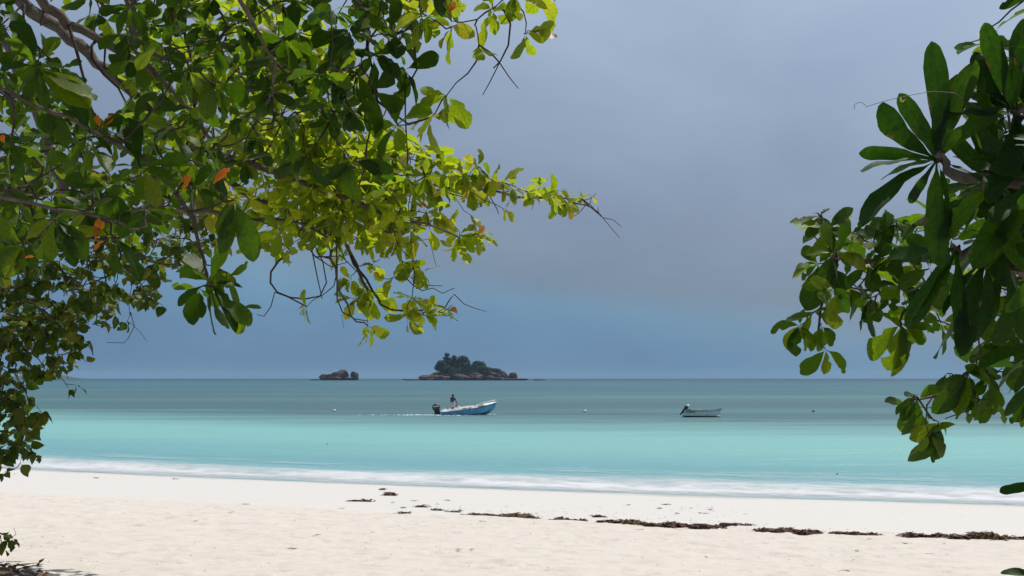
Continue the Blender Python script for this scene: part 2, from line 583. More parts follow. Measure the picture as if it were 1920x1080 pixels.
def rocks(parent, lst, cy):
    for k, (x0, x1, ytop, dy, flat, name) in enumerate(lst):
        w = (x1 - x0) * M / 2
        h = max(712.8 - ytop, 0.8) * M
        me = boulder_mesh(name, (w * 1.15, w * 0.95, h * 0.75), 10 + k + int(x0), flat)
        zs = np.array([v.co.z for v in me.vertices])
        o = link(name, me, granite, parent)
        o.location = (px_x((x0 + x1) / 2) - parent.location.x, dy, h - zs.max())


main_x = px_x(880)
islet = empty('granite_islet', (main_x, ISL_D, 0), 'larger rocky islet with dark trees on the horizon', 'islet')
rocks(islet, [
    (790, 838, 702, -8, 0.7, 'boulder'), (806, 852, 696.5, 0, 0.7, 'boulder'), (838, 884, 697.5, -14, 0.7, 'boulder'), (868, 916, 697, -10, 0.7, 'boulder'),
    (898, 942, 694.5, -2, 0.6, 'boulder'), (934, 952, 694.5, -4, 0.75, 'boulder'), (953.5, 969, 698, -6, 0.72, 'boulder'),
    (940, 988, 709, -12, 0.5, 'rock_shelf'), (756, 800, 710.4, -6, 0.5, 'rock_shelf'), (822, 846, 703.5, -26, 0.7, 'boulder'),
    (858, 874, 706.0, -28, 0.7, 'boulder'), (884, 903, 704.0, -26, 0.7, 'boulder'), (910, 932, 703.5, -20, 0.7, 'boulder'), (815, 940, 698, 22, 0.6, 'rock_base'),
    (798, 818, 706.5, -18, 0.7, 'boulder'), (926, 944, 707, -24, 0.7, 'boulder')], ISL_D)
outc = empty('rock_outcrop', (px_x(628), ISL_D, 0), 'smaller bare outcrop of reddish boulders left of the wooded islet', 'rock outcrop')
rocks(outc, [
    (599, 617, 701, 0, 0.75, 'boulder'), (611, 627, 700.5, -5, 0.75, 'boulder'), (623, 640, 697, -6, 0.8, 'boulder'), (630, 652, 692.2, 0, 0.8, 'boulder'),
    (657, 668, 696, 0, 0.85, 'boulder'), (663, 674, 698.5, -4, 0.8, 'boulder'), (646, 662, 706.5, -4, 0.7, 'boulder'),
    (581, 602, 710.6, -3, 0.5, 'rock_shelf'), (604, 640, 706, -9, 0.6, 'boulder')], ISL_D)
lowr = empty('low_rock', (px_x(1011), ISL_D, 0), 'low dark rock barely above water right of the wooded islet', 'rock')
rocks(lowr, [(1000, 1016, 710.7, 0, 0.5, 'boulder'), (1010, 1023, 710.9, -2, 0.5, 'boulder')], ISL_D)


def leaf_cloud(blobs, n, size, seed):
    """small leaf clumps spread through ellipsoid volumes -> V, Q"""
    r = np.random.default_rng(seed)
    vol = np.array([b[3] * b[4] * b[5] for b in blobs]); vol = vol ** 0.7
    which = r.choice(len(blobs), n, p=vol / vol.sum())
    B = np.array(blobs)[which]
    d = r.normal(size=(n, 3)); d /= np.linalg.norm(d, axis=1)[:, None]
    rad = (0.45 + 0.6 * r.random(n)) * (0.8 + 0.5 * r.random(n))
    c = B[:, :3] + d * B[:, 3:6] * rad[:, None]
    nrm = d * 0.7 + r.normal(size=(n, 3)) * 0.5 + np.array([0, 0, 0.4]); nrm /= np.linalg.norm(nrm, axis=1)[:, None]
    a = np.cross(nrm, r.normal(size=(n, 3))); a /= np.linalg.norm(a, axis=1)[:, None]
    b = np.cross(nrm, a)
    s = size * (0.6 + 0.8 * r.random(n))[:, None]
    V = np.stack([c - a * s, c + b * s * 0.55 + nrm * s * .15, c + a * s, c - b * s * 0.55 + nrm * s * .15], 1).reshape(-1, 3)
    return V, np.arange(4 * n).reshape(-1, 4)


def island_tree(name, label, px, ybase, crowns, n, dy, size=1.5, seed=1, group='trees on the wooded islet'):
    """crowns: (px, py, rx px, rz px)"""
    x = px_x(px); zb = (712.8 - ybase) * M
    t = empty(name, (x, ISL_D + dy, zb), label, 'tree', group)
    bl = []
    mb = MB()
    for k, (cx, cyy, rx, rz) in enumerate(crowns):
        c = ((cx - px) * M, (k % 3 - 1) * rx * M * 0.4, (712.8 - cyy) * M - zb)
        bl.append(c + (rx * M, rx * M * 0.9, rz * M))
        mid = Vector((c[0] * 0.4, c[1] * 0.4, c[2] * 0.5))
        mb.tube([(0, 0, -2), mid, c], [0.9, 0.6, 0.25], 7)
    mb.build('trunk', bark_far, t, True)
    V, Q = leaf_cloud(bl, n, size, seed)
    link('crown', np_mesh('crown', V, Q), crown_mat, t, smooth=False)


island_tree('island_tree', 'tall feathery tree, leftmost peak of the wooded islet', 838, 697, [(838, 665, 4.5, 3.2), (835.5, 671.5, 5, 3), (841, 673, 5, 3.2), (838, 678, 7, 5)], 2600, 4, 1.0, 1)
island_tree('island_tree', 'narrow tree between the feathery tree and the highest round crown', 852, 697, [(851.5, 670, 4.5, 3.6), (852, 677, 7, 5), (850, 684, 9, 6)], 2600, 0, 1.2, 2)
island_tree('island_tree', 'highest round crowned tree in the middle of the islet', 868, 697, [(868, 672, 8.5, 5), (863, 676, 6, 5), (874, 679, 7, 6), (868, 685, 12, 7)], 4200, -3, 1.3, 3)
island_tree('island_tree', 'flat topped tree on the right half of the wooded islet', 897, 698, [(897, 681.5, 9.5, 4.2), (890, 685, 6, 4), (904, 685, 6.5, 4), (896, 690, 13, 5)], 3600, -2, 1.3, 4)
island_tree('island_tree', 'low spreading tree at the left edge of the wooded islet', 826, 698, [(827, 682, 7, 6), (822, 689, 6, 6), (832, 690, 10, 6)], 3200, -4, 1.3, 5)
V, Q = leaf_cloud([((x - 880) * M, dy, (712.8 - y) * M, rx * M, 12, rz * M) for x, y, rx, rz, dy in [
    (845, 692, 22, 6, -6), (862, 694, 16, 5, -14), (876, 690, 14, 7, -4), (906, 691, 13, 4, -6), (922, 693, 13, 3.2, -4), (886, 696, 14, 3.5, -14), (931, 694.5, 9, 2.6, 0), (852, 698, 9, 2.5, -20), (912, 696, 10, 2.6, -12)]], 7000, 1.25, 9)
o = link('scrub', np_mesh('scrub', V, Q), scrub_mat, islet, smooth=False)
tag(o, kind='stuff')

# hazy headland far off on the left
def headland():
    xs = np.linspace(-1, 1, 60); ys = np.linspace(0, 1, 8)
    D = 6500.0
    V = []
    for yv in ys:
        for xv in xs:
            h = max(0, 1 - xv * xv) ** 0.8 * (30 + 8 * math.sin(xv * 5 + 1) + 4 * math.sin(xv * 13)) * math.sin(math.pi * min(yv * 0.98 + 0.02, 1))
            V.append((-2570 + xv * 190, D + yv * 500, h - 1))
    me = np_mesh('hill', V, grid_quads(60, 8))
    o = link('distant_hill', me, scrub_mat)
    tag(o, 'faint low hill on the horizon at far left', kind='structure')
headland()

# ------------------------------------------------------------------ boats
blue_paint = material('sun faded blue hull paint', (0.16, 0.44, 0.68), 0.42, var=0.30, vscale=2.2)
white_gel = material('white gelcoat', (0.80, 0.80, 0.78), 0.45, var=0.10, vscale=2.5)
dark_rub = material('dark rubber strake', (0.035, 0.032, 0.035), 0.7)
motor_grey = material('dark grey motor cowl', (0.045, 0.055, 0.065), 0.25, var=0.2, vscale=4)
motor_black = material('black motor leg', (0.018, 0.018, 0.02), 0.45)
steel = material('stainless rail', (0.7, 0.7, 0.7), 0.25, metal=1.0)
screen_mat = material('grey acrylic screen', (0.30, 0.36, 0.38), 0.1)


def interp(t, pts):
    for (a, va), (b, vb) in zip(pts, pts[1:]):
        if t <= b:
            return va + (vb - va) * (t - a) / (b - a)
    return pts[-1][1]


def hull_rings(L, beam, sheer, keel, chine, n=22, rake=0.06):
    """stations from stern to bow: half width and heights"""
    out = []
    for i in range(n):
        t = i / (n - 1)
        b = beam * interp(t, [(0, 0.90), (0.3, 1.0), (0.6, 0.97), (0.8, 0.76), (0.92, 0.43), (1.0, 0.03)])
        out.append((t, b, interp(t, sheer), interp(t, keel), interp(t, chine)))
    return out


def blue_boat():
    p = at(825, 777.6, 1.0)
    d = H * F / (777.6 - HY)
    base = at(825, 777.6, d); base.z = 0
    t0 = empty('motor_boat', base, 'blue open motorboat with white deck and a man standing aboard', 'boat')
    t0.rotation_euler = (math.radians(2.5), math.radians(-1.0), math.radians(5))
    L = 5.32
    sheer = [(0, .30), (.12, .31), (.35, .42), (.6, .58), (.8, .76), (1, 1.03)]
    keel = [(0, -.25), (.6, -.22), (.75, -.12), (.86, .02), (.94, .36), (1, .92)]
    chine = [(0, -.02), (.5, .02), (.75, .14), (.9, .45), (1, .96)]
    st = hull_rings(L, 0.98, sheer, keel, chine)
    rk = lambda t, z, zs: L * t
    rings = []
    for t, b, zs, zk, zc in st:
        x = L * t
        rings.append([(x, b, zs), (x, b * 0.93, (zs + zc) / 2 + .02), (x, b * 0.82, zc), (x, 0, zk), (x, -b * 0.82, zc), (x, -b * 0.93, (zs + zc) / 2 + .02), (x, -b, zs)])
    mb = MB(); mb.loft(rings, closed=False)
    mb.add(rings[0], [tuple(range(7))])
    hull = mb.build('hull', blue_paint, t0, False)
    # rubbing strake
    mb = MB()
    for s in (1, -1):
        mb.tube([(L * t, s * (b + .012), zs + .015) for t, b, zs, _, _ in st], 0.032, 6)
    mb.build('rub_strake', dark_rub, t0, True)
    # white topside band above the strake, closed inside by a liner
    def bulw(t): return interp(t, [(0, .05), (.13, .07), (.16, .20), (.5, .20), (.8, .15), (1, .06)])
    mb = MB()
    for s in (1, -1):
        ring = []
        for t, b, zs, _, _ in st:
            x = L * t; h = bulw(t)
            bi = max(b - .13, 0.004)
            ring.append([(x, s * b, zs + .03), (x, s * max(b - .09, .006), zs + h), (x, s * bi, zs + h + .008), (x, s * bi, zs - .18)])
        mb.loft(ring, closed=False)
    mb.build('topside', white_gel, t0, False)
    # slots along the inner side and gunwale, their inner shade painted as dark boxes
    for x0, x1 in ((2.05, 2.45), (2.6, 2.88), (3.25, 4.1)):
        for s in (-1, 1):
            t = (x0 + x1) / 2 / L
            b = interp(t, [(q[0], q[1]) for q in st]); zs = interp(t, [(q[0], q[2]) for q in st])
            dzs = (interp(x1 / L, sheer) - interp(x0 / L, sheer)) / (x1 - x0)
            rot = Matrix.Rotation(-math.atan(dzs), 3, 'Y')
            MB().box((0.5 * (x0 + x1), s * (b - .05), zs + 0.125), (x1 - x0, .05, .055), rot).build('slot_shade', dark_rub, t0)
    # deck
    mb = MB(); mb.loft([[(L * t, b - .11 if b > .12 else .004, max(zs - .17, .13)), (L * t, -(b - .11) if b > .12 else -.004, max(zs - .17, .13))] for t, b, zs, _, _ in st[:16]], closed=False)
    mb.build('deck', white_gel, t0)
    mb = MB(); mb.loft([[(L * t, max(b - .12, .004), zs + bulw(t) - .01), (L * t, 0, zs + bulw(t) + .05), (L * t, -max(b - .12, .004), zs + bulw(t) - .01)] for t, b, zs, _, _ in st[16:]], closed=False)
    mb.build('foredeck', white_gel, t0)
    # transom seat, stern lockers
    MB().box((0.42, 0, .30), (.5, 1.3, .24)).build('stern_seat', white_gel, t0, bevel=.03)
    for s in (1, -1):
        MB().tube([(0.15, s * .7, .36), (.15, s * .7, .46), (.55, s * .74, .48), (.75, s * .74, .4)], .022, 6).build('stern_rail', steel, t0, True)
    MB().box((.62, -.55, .46), (.12, .2, .1)).build('fuel_cap_box', white_gel, t0, bevel=.02)
    # console
    mb = MB()
    prof = [(1.62, .13), (2.02, .13), (1.98, .62), (1.82, .86), (1.64, .78)]
    mb.loft([[(x, s * .27, z) for x, z in prof] for s in (-1, 1)])
    con = mb.build('console', white_gel, t0, bevel=.025)
    MB().box((1.625, 0, .47), (.02, .46, .5), Matrix.Rotation(.03, 3, 'Y')).build('console_panel', motor_black, t0)
    mb = MB(); mb.loft([[(1.82, s * .25, .85), (1.86, s * .25, .85), (1.70, s * .22, 1.18), (1.68, s * .22, 1.18)] for s in (-1, 1)])
    mb.build('windscreen', screen_mat, t0)
    wheel = MB()
    c = Vector((1.55, 0, .80)); ax = Vector((-.8, 0, .6)).normalized(); u = Vector((0, 1, 0)); v = ax.cross(u)
    wheel.tube([c + (u * math.cos(a) + v * math.sin(a)) * .17 for a in [2 * math.pi * k / 16 for k in range(17)]], .016, 6)
    for a in (0, 2.1, 4.2): wheel.tube([c, c + (u * math.cos(a) + v * math.sin(a)) * .17], .012, 5)
    wheel.tube([c, c - ax * .14], .02, 6)
    wheel.build('steering_wheel', motor_black, t0, True)
    # thwart and bow rail
    MB().box((3.0, 0, .42), (.34, 1.55, .07)).build('bench', white_gel, t0, bevel=.02)
    mb = MB()
    bp = lambda t: (interp(t, [(q[0], q[1]) for q in st]), interp(t, sheer) + bulw(t))
    for s in (1, -1):
        pts = []
        for t in (.66, .70, .78, .86, .93, .975):
            b, z = bp(t); rise = 0 if t == .66 else interp(t, [(.7, .12), (.86, .20), (1, .22)])
            pts.append((L * t + (.05 if rise else 0), s * max(b - .08, .03), z + rise))
        mb.tube(pts, .017, 6)
        for t in (.78, .87, .94):
            b, z = bp(t); rise = interp(t, [(.7, .12), (.86, .20), (1, .22)])
            mb.tube([(L * t, s * max(b - .08, .03), z - .02), (L * t + .05, s * max(b - .08, .03), z + rise)], .014, 6)
    b, z = bp(.975); mb.tube([(L * .975 + .05, max(b - .08, .03), z + .217), (L * .975 + .05, -max(b - .08, .03), z + .217)], .017, 6)
    mb.build('bow_rail', white_gel, t0, True)
    # outboard motor
    mb = MB()
    rg = []
    for z, x0, x1, w in ((.42, -.60, -.06, .17), (.50, -.68, .0, .23), (.66, -.72, .03, .26), (.83, -.70, .02, .25), (.97, -.62, -.06, .21), (1.04, -.5, -.16, .13)):
        cx = (x0 + x1) / 2; hx = (x1 - x0) / 2
        rg.append([(cx + hx * math.copysign(abs(math.cos(a)) ** .7, math.cos(a)), w * math.copysign(abs(math.sin(a)) ** .7, math.sin(a)), z) for a in [2 * math.pi * k / 16 for k in range(16)]])
    mb.loft(rg)
    om = mb.build('outboard_motor', motor_grey, t0, True)
    mb = MB(); mb.loft([[(-.62 + .02, s * .268, .76), (-.08, s * .268, .80), (-.08, s * .268, .86), (-.60, s * .268, .82)] for s in (-1, 1)]); mb.build('cowl_stripe', white_gel, om)
    mb = MB(); mb.loft([[(x, y, z) for x, y in ((cx - a, -w), (cx + a, -w), (cx + a, w), (cx - a, w))] for z, cx, a, w in ((.46, -.30, .25, .13), (.2, -.30, .21, .09), (-.1, -.32, .17, .06), (-.35, -.38, .15, .045))])
    mb.build('motor_leg', motor_black, om, bevel=.02)
    MB().box((-.08, 0, .22), (.18, .36, .42)).build('motor_bracket', motor_black, om, bevel=.02)
    MB().ell((-.40, 0, -.42), (.26, .07, .07)).build('gearcase', motor_black, om, True)
    MB().tube([(.35, .3, .4), (.3, .32, .95), (.28, .33, 1.25)], .008, 5).build('antenna', steel, t0, True)
    return t0, d


boat, BD = blue_boat()

skin_mat = material('dark sun tanned skin', (0.075, 0.04, 0.026), 0.5, var=0.15, vscale=5)
short_mat = material('pale washed cotton', (0.42, 0.42, 0.47), 0.9, var=0.25, vscale=9, bump=.5, bscale=14)
hair_mat = material('black hair', (0.008, 0.007, 0.007), 0.6, bump=.5, bscale=60)


def capsule(mb, a, b, ra, rb, n=10):
    a = Vector(a); b = Vector(b)
    k = 6
    pts = []; rad = []
    dirn = (b - a).normalized()
    for i in range(4):
        th = math.pi / 2 * (1 - i / 3); pts.append(a - dirn * ra * math.sin(th)); rad.append(max(ra * math.cos(th), .001))
    for i in range(1, k): t = i / k; pts.append(a.lerp(b, t)); rad.append(ra + (rb - ra) * t)
    for i in range(4):
        th = math.pi / 2 * i / 3; pts.append(b + dirn * rb * math.sin(th)); rad.append(max(rb * math.cos(th), .001))
    mb.tube(pts, rad, n)


def boat_man():
    """local frame: +x forward (to the wheel), z up, feet at 0, height 1.72"""
    root = empty('person', (0, 0, 0), 'bare chested man in pale shorts standing at the wheel of the blue motorboat', 'person')
    mb = MB()
    R = Matrix.Rotation
    # trunk
    mb.ell((0, 0, .93), (.115, .165, .13)); mb.ell((.01, 0, 1.06), (.105, .145, .13)); mb.ell((.02, 0, 1.22), (.12, .165, .17)); mb.ell((.02, 0, 1.34), (.105, .185, .11))
    capsule(mb, (.02, .16, 1.385), (.02, -.16, 1.385), .065, .065)
    capsule(mb, (.015, 0, 1.38), (.045, 0, 1.52), .062, .055)
    # head
    mb.ell((.06, 0, 1.615), (.098, .078, .115)); mb.ell((.085, 0, 1.565), (.075, .06, .06))
    mb.ell((.160, 0, 1.60), (.022, .014, .026)); mb.ell((.150, 0, 1.558), (.018, .026, .010)); mb.ell((.145, 0, 1.52), (.022, .028, .02))
    for s in (1, -1):
        mb.ell((.045, s * .083, 1.60), (.024, .012, .034))
        mb.ell((.144, s * .030, 1.622), (.014, .018, .011))
    # legs
    for s, fx in ((1, .05), (-1, -.10)):
        capsule(mb, (0, s * .09, .90), (.03 + fx * .5, s * .11, .50), .092, .06)
        capsule(mb, (.03 + fx * .5, s * .11, .50), (fx * .9, s * .12, .09), .056, .038)
        mb.ell((.02 + fx * .5, s * .112, .33), (.058, .052, .12))
        capsule(mb, (fx * .9 - .04, s * .12, .045), (fx * .9 + .15, s * .135, .035), .042, .032)
    # arms: both reach forward and down to the wheel
    for s, hand in ((1, Vector((.36, .15, .83))), (-1, Vector((.36, -.15, .83)))):
        sh = Vector((.03, s * .195, 1.375)); el = Vector((.10, s * .27, 1.09))
        capsule(mb, sh, el, .055, .042); capsule(mb, el, hand, .042, .027)
        dirn = (hand - el).normalized()
        palm = hand + dirn * .05
        capsule(mb, hand, palm, .03, .032)
        for q in range(4):
            b0 = palm + Vector((.02, s * (-.026 + .017 * q), .0))
            m1 = b0 + dirn * (.034, .04, .037, .03)[q] + Vector((.012, 0, -.012)); e1 = m1 + Vector((-.008, 0, -.032))
            capsule(mb, b0, m1, .010, .009, 6); capsule(mb, m1, e1, .009, .008, 6)
        th0 = hand + Vector((.0, -s * .028, .005)); th1 = th0 + dirn * .035 + Vector((0, -s * .018, -.01))
        capsule(mb, th0, th1, .012, .010, 6); capsule(mb, th1, th1 + Vector((.01, s * .006, -.028)), .010, .008, 6)
    me = mb.mesh('body')
    tmp = bpy.data.objects.new('tmp_body', me); COL.objects.link(tmp)
    rm = tmp.modifiers.new('r', 'REMESH'); rm.mode = 'VOXEL'; rm.voxel_size = .0105; rm.use_smooth_shade = True
    sm = tmp.modifiers.new('s', 'SMOOTH'); sm.iterations = 2; sm.factor = .4
    dg = bpy.context.evaluated_depsgraph_get()
    me2 = bpy.data.meshes.new_from_object(tmp.evaluated_get(dg)); me2.name = 'body'
    bpy.data.objects.remove(tmp)
    link('body', me2, skin_mat, root)
    # shorts: waist, hips and two legs
    mb = MB()
    def ring(cx, cy, z, rx, ry, n=18): return [(cx + rx * math.cos(2 * math.pi * k / n), cy + ry * math.sin(2 * math.pi * k / n), z + .006 * math.sin(k * 3)) for k in range(n)]
    mb.loft([ring(0, 0, 1.02, .118, .152), ring(0, 0, .94, .13, .18), ring(0, 0, .84, .13, .195), ring(.01, 0, .78, .12, .195)])
    for s, fx in ((1, .05), (-1, -.10)):
        mb.loft([ring(0, s * .09, .86, .115, .105), ring(.012 + fx * .2, s * .105, .7, .112, .10), ring(.03 + fx * .42, s * .115, .53, .105, .098)])
    link('shorts', mb.mesh('shorts'), short_mat, root)
    mb = MB(); mb.ell((.048, 0, 1.645), (.102, .085, .098)); mb.ell((.0, 0, 1.60), (.055, .07, .08))
    link('hair', mb.mesh('hair'), hair_mat, root)
    return root


man = boat_man()
mw = boat.matrix_basis @ Vector((1.17, 0.02, 0.135))
man.location = mw
man.rotation_euler = (0, 0, math.radians(52))
man.scale = (1.22, 1.22, 1.02)


def white_boat():
    wl_y = 781.6
    d = H * F / (wl_y - HY)
    base = at(1282, wl_y, d); base.z = 0
    t0 = empty('moored_dinghy', base, 'small white moored dinghy with its outboard tilted up', 'boat')
    t0.rotation_euler = (math.radians(1.5), math.radians(.8), math.radians(3))
    L = 3.4
    hullm = material('weathered pale green white hull', (0.62, 0.68, 0.66), 0.5, var=.18, vscale=1.8)
    bott = material('dark teal antifouling', (0.006, 0.028, 0.042), 0.6)
    teal = material('faded teal gunwale paint', (0.035, 0.085, 0.095), 0.6)
    blue = material('blue gunwale cover', (0.045, 0.17, 0.33), 0.6)
    yell = material('dull yellow float', (0.38, 0.36, 0.16), 0.6)
    sheer = [(0, .60), (.25, .56), (.5, .54), (.8, .60), (1, .74)]
    keel = [(0, -.16), (.7, -.16), (.86, -.08), (.93, .1), (1, .6)]
    chine = [(0, .0), (.6, .0), (.85, .06), (.94, .25), (1, .66)]
    st = hull_rings(L, .72, sheer, keel, chine, 20)
    R = []; B = []
    for t, b, zs, zk, zc in st:
        x = L * t; zb = max(zc, .13) if t < .93 else max(zc, .13)
        zb = min(zb, zs - .02)
        half = [(x, b, zs), (x, b * .97, (zs + zb) / 2), (x, b * .88, zb)]
        R.append(half + [(x, -p[1], p[2]) for p in half[::-1]])
        B.append([(x, b * .88, zb), (x, b * .72, min(zc, zb)), (x, 0, min(zk, zb)), (x, -b * .72, min(zc, zb)), (x, -b * .88, zb)])
    mb = MB()
    for s in (0, 1):
        mb.loft([r[0:3] if s == 0 else r[3:6] for r in R], closed=False)
    mb.add(R[0], [tuple(range(6))])
    mb.build('hull', hullm, t0)
    mb = MB(); mb.loft(B, closed=False); mb.add(B[0], [tuple(range(5))]); mb.build('bottom', bott, t0)
    mb = MB()
    for s in (1, -1): mb.tube([(L * t, s * (b + .008), zs + .015) for t, b, zs, _, _ in st], .034, 6)
    mb.build('gunwale', teal, t0, True)
    for s in (1, -1):
        MB().tube([(L * t, s * (b - .03), zs + .05) for t, b, zs, _, _ in st[10:17]], .042, 6).build('gunwale_cover', blue, t0, True)
    mb = MB(); mb.loft([[(L * t, max(b - .04, .004), .3), (L * t, -max(b - .04, .004), .3)] for t, b, _, _, _ in st[:18]], closed=False); mb.build('deck', hullm, t0)
    for x in (.9, 1.9): MB().box((x, 0, .45), (.24, 1.3, .04)).build('thwart', white_gel, t0, bevel=.01)
    # faded name on the quarter: unreadable dark strokes
    k = random.Random(4)
    for i in range(7):
        x = .08 + i * .125
        b = interp(x / L, [(q[0], q[1]) for q in st])
        rot = Matrix.Rotation(k.uniform(-.6, .6), 3, 'Y')
        mbx = MB().box((x + .03, -(b * .985 + .004), .43 + k.uniform(-.02, .02)), (.03, .008, k.uniform(.09, .17)), rot)
        mbx.box((x + .06, -(b * .985 + .004), .43 + k.uniform(-.06, .06)), (.075, .008, .028), Matrix.Rotation(k.uniform(-.5, .5), 3, 'Y'))
        mbx.build('name_lettering', motor_black, t0)
    MB().box((.42, -.742, .50), (.8, .006, .05)).build('name_lettering', motor_black, t0)
    # tilted outboard
    rot = Matrix.Rotation(math.radians(38), 3, 'Y')
    piv = Vector((.02, 0, .62))
    def tp(x, y, z): return piv + rot @ Vector((x, y, z))
    mb = MB(); rg = []
    for z, hx, w in ((.16, .13, .10), (.24, .18, .14), (.36, .18, .14), (.44, .12, .10)):
        rg.append([tp(.02 + hx * math.cos(a), w * math.sin(a), z) for a in [2 * math.pi * j / 12 for j in range(12)]])
    mb.loft(rg); om = mb.build('outboard_motor', motor_black, t0, True)
    mb = MB(); mb.loft([[tp(x, y, z) for x, y in ((-a, -w), (a, -w), (a, w), (-a, w))] for z, a, w in ((.2, .10, .07), (-.2, .07, .05), (-.55, .06, .03))]); mb.build('motor_leg', motor_black, om, bevel=.01)
    MB().ell(tp(.03, 0, .50), (.125, .12, .11)).build('motor_cap', white_gel, om, True)
    MB().tube([tp(.1, -.03, .2), tp(.35, -.05, .12), tp(.55, -.06, .16)], .025, 6).build('tiller', motor_black, om, True)
    MB().box((.02, 0, .5), (.14, .3, .3)).build('motor_bracket', motor_black, om, bevel=.01)
    MB().box((.38, -.35, .62), (.3, .35, .18)).build('fuel_tank', motor_black, t0, bevel=.03)
    fl = MB(); fl.ell((0, 0, .05), (.17, .13, .11)); fo = fl.build('float', yell, None, True)
    fo.location = base + Vector((3.02, -.42, 0)); tag(fo, 'dull yellow float against the bow of the white dinghy', 'float')
    MB().tube([(L - .02, 0, .66), (L - .1, -.2, .35), (L - .3, -.35, .1)], .012, 5).build('mooring_line', white_gel, t0, True)


white_boat()
buoy_w = material('off white buoy', (0.66, 0.62, 0.50), 0.5); buoy_d = material('dark buoy shell', (0.03, 0.025, 0.03), 0.7)  # dark tone for lower halves, rings and the dark buoys


def buoy(px, py, r, lab, dark=False):
    d = H * F / (py - HY)
    b = at(px, py, d); b.z = 0
    t = empty('mooring_buoy', b, lab, 'buoy', 'mooring buoys off the beach')
    n = 14
    def sph(z0, z1, rr): return [[(rr * math.sin(th) * math.cos(2 * math.pi * k / n), rr * math.sin(th) * math.sin(2 * math.pi * k / n), r * .35 + rr * math.cos(th)) for k in range(n)] for th in np.linspace(z0, z1, 8)]
    MB().loft(sph(.02, 1.75, r)).build('float', buoy_d if dark else buoy_w, t, True)
    MB().loft(sph(1.76, 3.1, r * 1.02)).build('underside', buoy_d, t, True)
    MB().tube([(r * .16 * math.cos(a), 0, r * 1.42 + r * .16 * math.sin(a)) for a in np.linspace(0, 2 * math.pi, 10)], r * .05, 5).build('ring', buoy_d, t, True)


buoy(627, 771.5, .17, 'small white mooring buoy left of the blue motorboat')
buoy(1097, 772.5, .17, 'small white mooring buoy between the two boats')
buoy(1525, 772.2, .13, 'small dark mooring buoy right of the white dinghy', True)
buoy(1728, 779, .12, 'small dark mooring buoy beside the drooping right hand leaves', True)
buoy(613.5, 833, .035, 'tiny dark float in the turquoise shallows at left', True)
buoy(1570, 889.5, .035, 'tiny dark float just beyond the foam at right', True)

# wake and bow splash of the moving boat
foam_solid = material('aerated wake', (0.62, 0.66, 0.68), 0.7, var=.15, vscale=4)


def wake():
    mb = MB(); k = random.Random(12)
    spots = [(x, 778.2 + k.uniform(-.25, .25), k.uniform(1.0, 4.5)) for x in [700, 716, 722, 741, 757, 762, 768, 775, 780, 783, 787, 791, 795, 800, 804, 808, 812, 816]]
    spots += [(817, 778.6, 4), (820, 778.9, 4), (897, 777.4, 4.5), (901, 777.5, 3), (917, 776.6, 4), (920, 776.7, 2.5), (675, 778.6, 2), (860, 778.7, 5), (880, 778.4, 5), (840, 778.8, 6)]
    for x, y, w in spots:
        d = H * F / (y - HY); c = at(x, y, d); c.z = 0
        mm = d / F
        for q in range(5):
            cc = c + Vector((k.gauss(0, w) * mm, k.uniform(-1.0, 1.0), .0))
            mb.ell(cc, (w * mm * k.uniform(.15, .8), k.uniform(.05, .2), k.uniform(.012, .04)), None, 9, 5)
    o = mb.build('boat_wake', foam_solid, None, True)
    tag(o, 'broken white wake trailing behind the blue motorboat', 'wake', kind='stuff')
wake()

# ------------------------------------------------------------------ wrack on the sand
weed_mat = material('dried brown seaweed', (0.075, 0.039, 0.027), 0.85, var=.6, vscale=9, spec=.25)
weed_olive = material('olive seaweed', (0.09, 0.054, 0.028), 0.85, var=.55, vscale=9, spec=.25)


def heap(mb, cx, cy, cz, L, W, Ht, n, k, frag=.07):
    """overlapping scraps of weed lying over a mound"""
    nx, ny = 16, 7
    rows = []
    for j in range(ny):
        row = []
        for i in range(nx):
            u = i / (nx - 1) * 2 - 1; v = j / (ny - 1) * 2 - 1
            e = max(0, 1 - u * u) ** .5
            hgt = Ht * 1.05 * max(0, 1 - v * v) * (e ** .8) * (.55 + .9 * mnoise.noise(Vector((cx * 3 + u * L * 5, cy + v * 2, .3))) ** 2 + .25 * k.random())
            row.append((cx + u * L / 2, cy + v * W / 2 * e, cz - .01 + hgt))
        rows.append(row)
    mb.loft(rows, closed=False)
    for _ in range(n):
        u = k.uniform(-1, 1); v = k.gauss(0, .45)
        e = max(0, 1 - u * u)
        z = Ht * e ** .6 * max(0, 1 - v * v) * k.uniform(.1, .8)
        c = Vector((cx + u * L * .54, cy + v * W / 2, cz + z))
        a = k.gauss(0, .55) + (math.pi if k.random() < .5 else 0); el = k.gauss(0.0, .10)
        dv = Vector((math.cos(a) * math.cos(el), math.sin(a) * math.cos(el), math.sin(el))) * frag * k.uniform(.4, 1.5)
        sd_ = Vector((-math.sin(a), math.cos(a), k.uniform(-.6, .6))) * frag * k.uniform(.08, .26)
        mid = c + dv * .5 + Vector((0, 0, frag * k.uniform(.0, .25))); tip = c + dv
        tip.z = max(tip.z, cz + .003); c.z = max(c.z, cz + .003)
        mb.add([c - sd_ * .5, c + sd_ * .5, mid + sd_, mid - sd_, tip + sd_ * .4, tip - sd_ * .4], [(0, 1, 2, 3), (3, 2, 4, 5)])


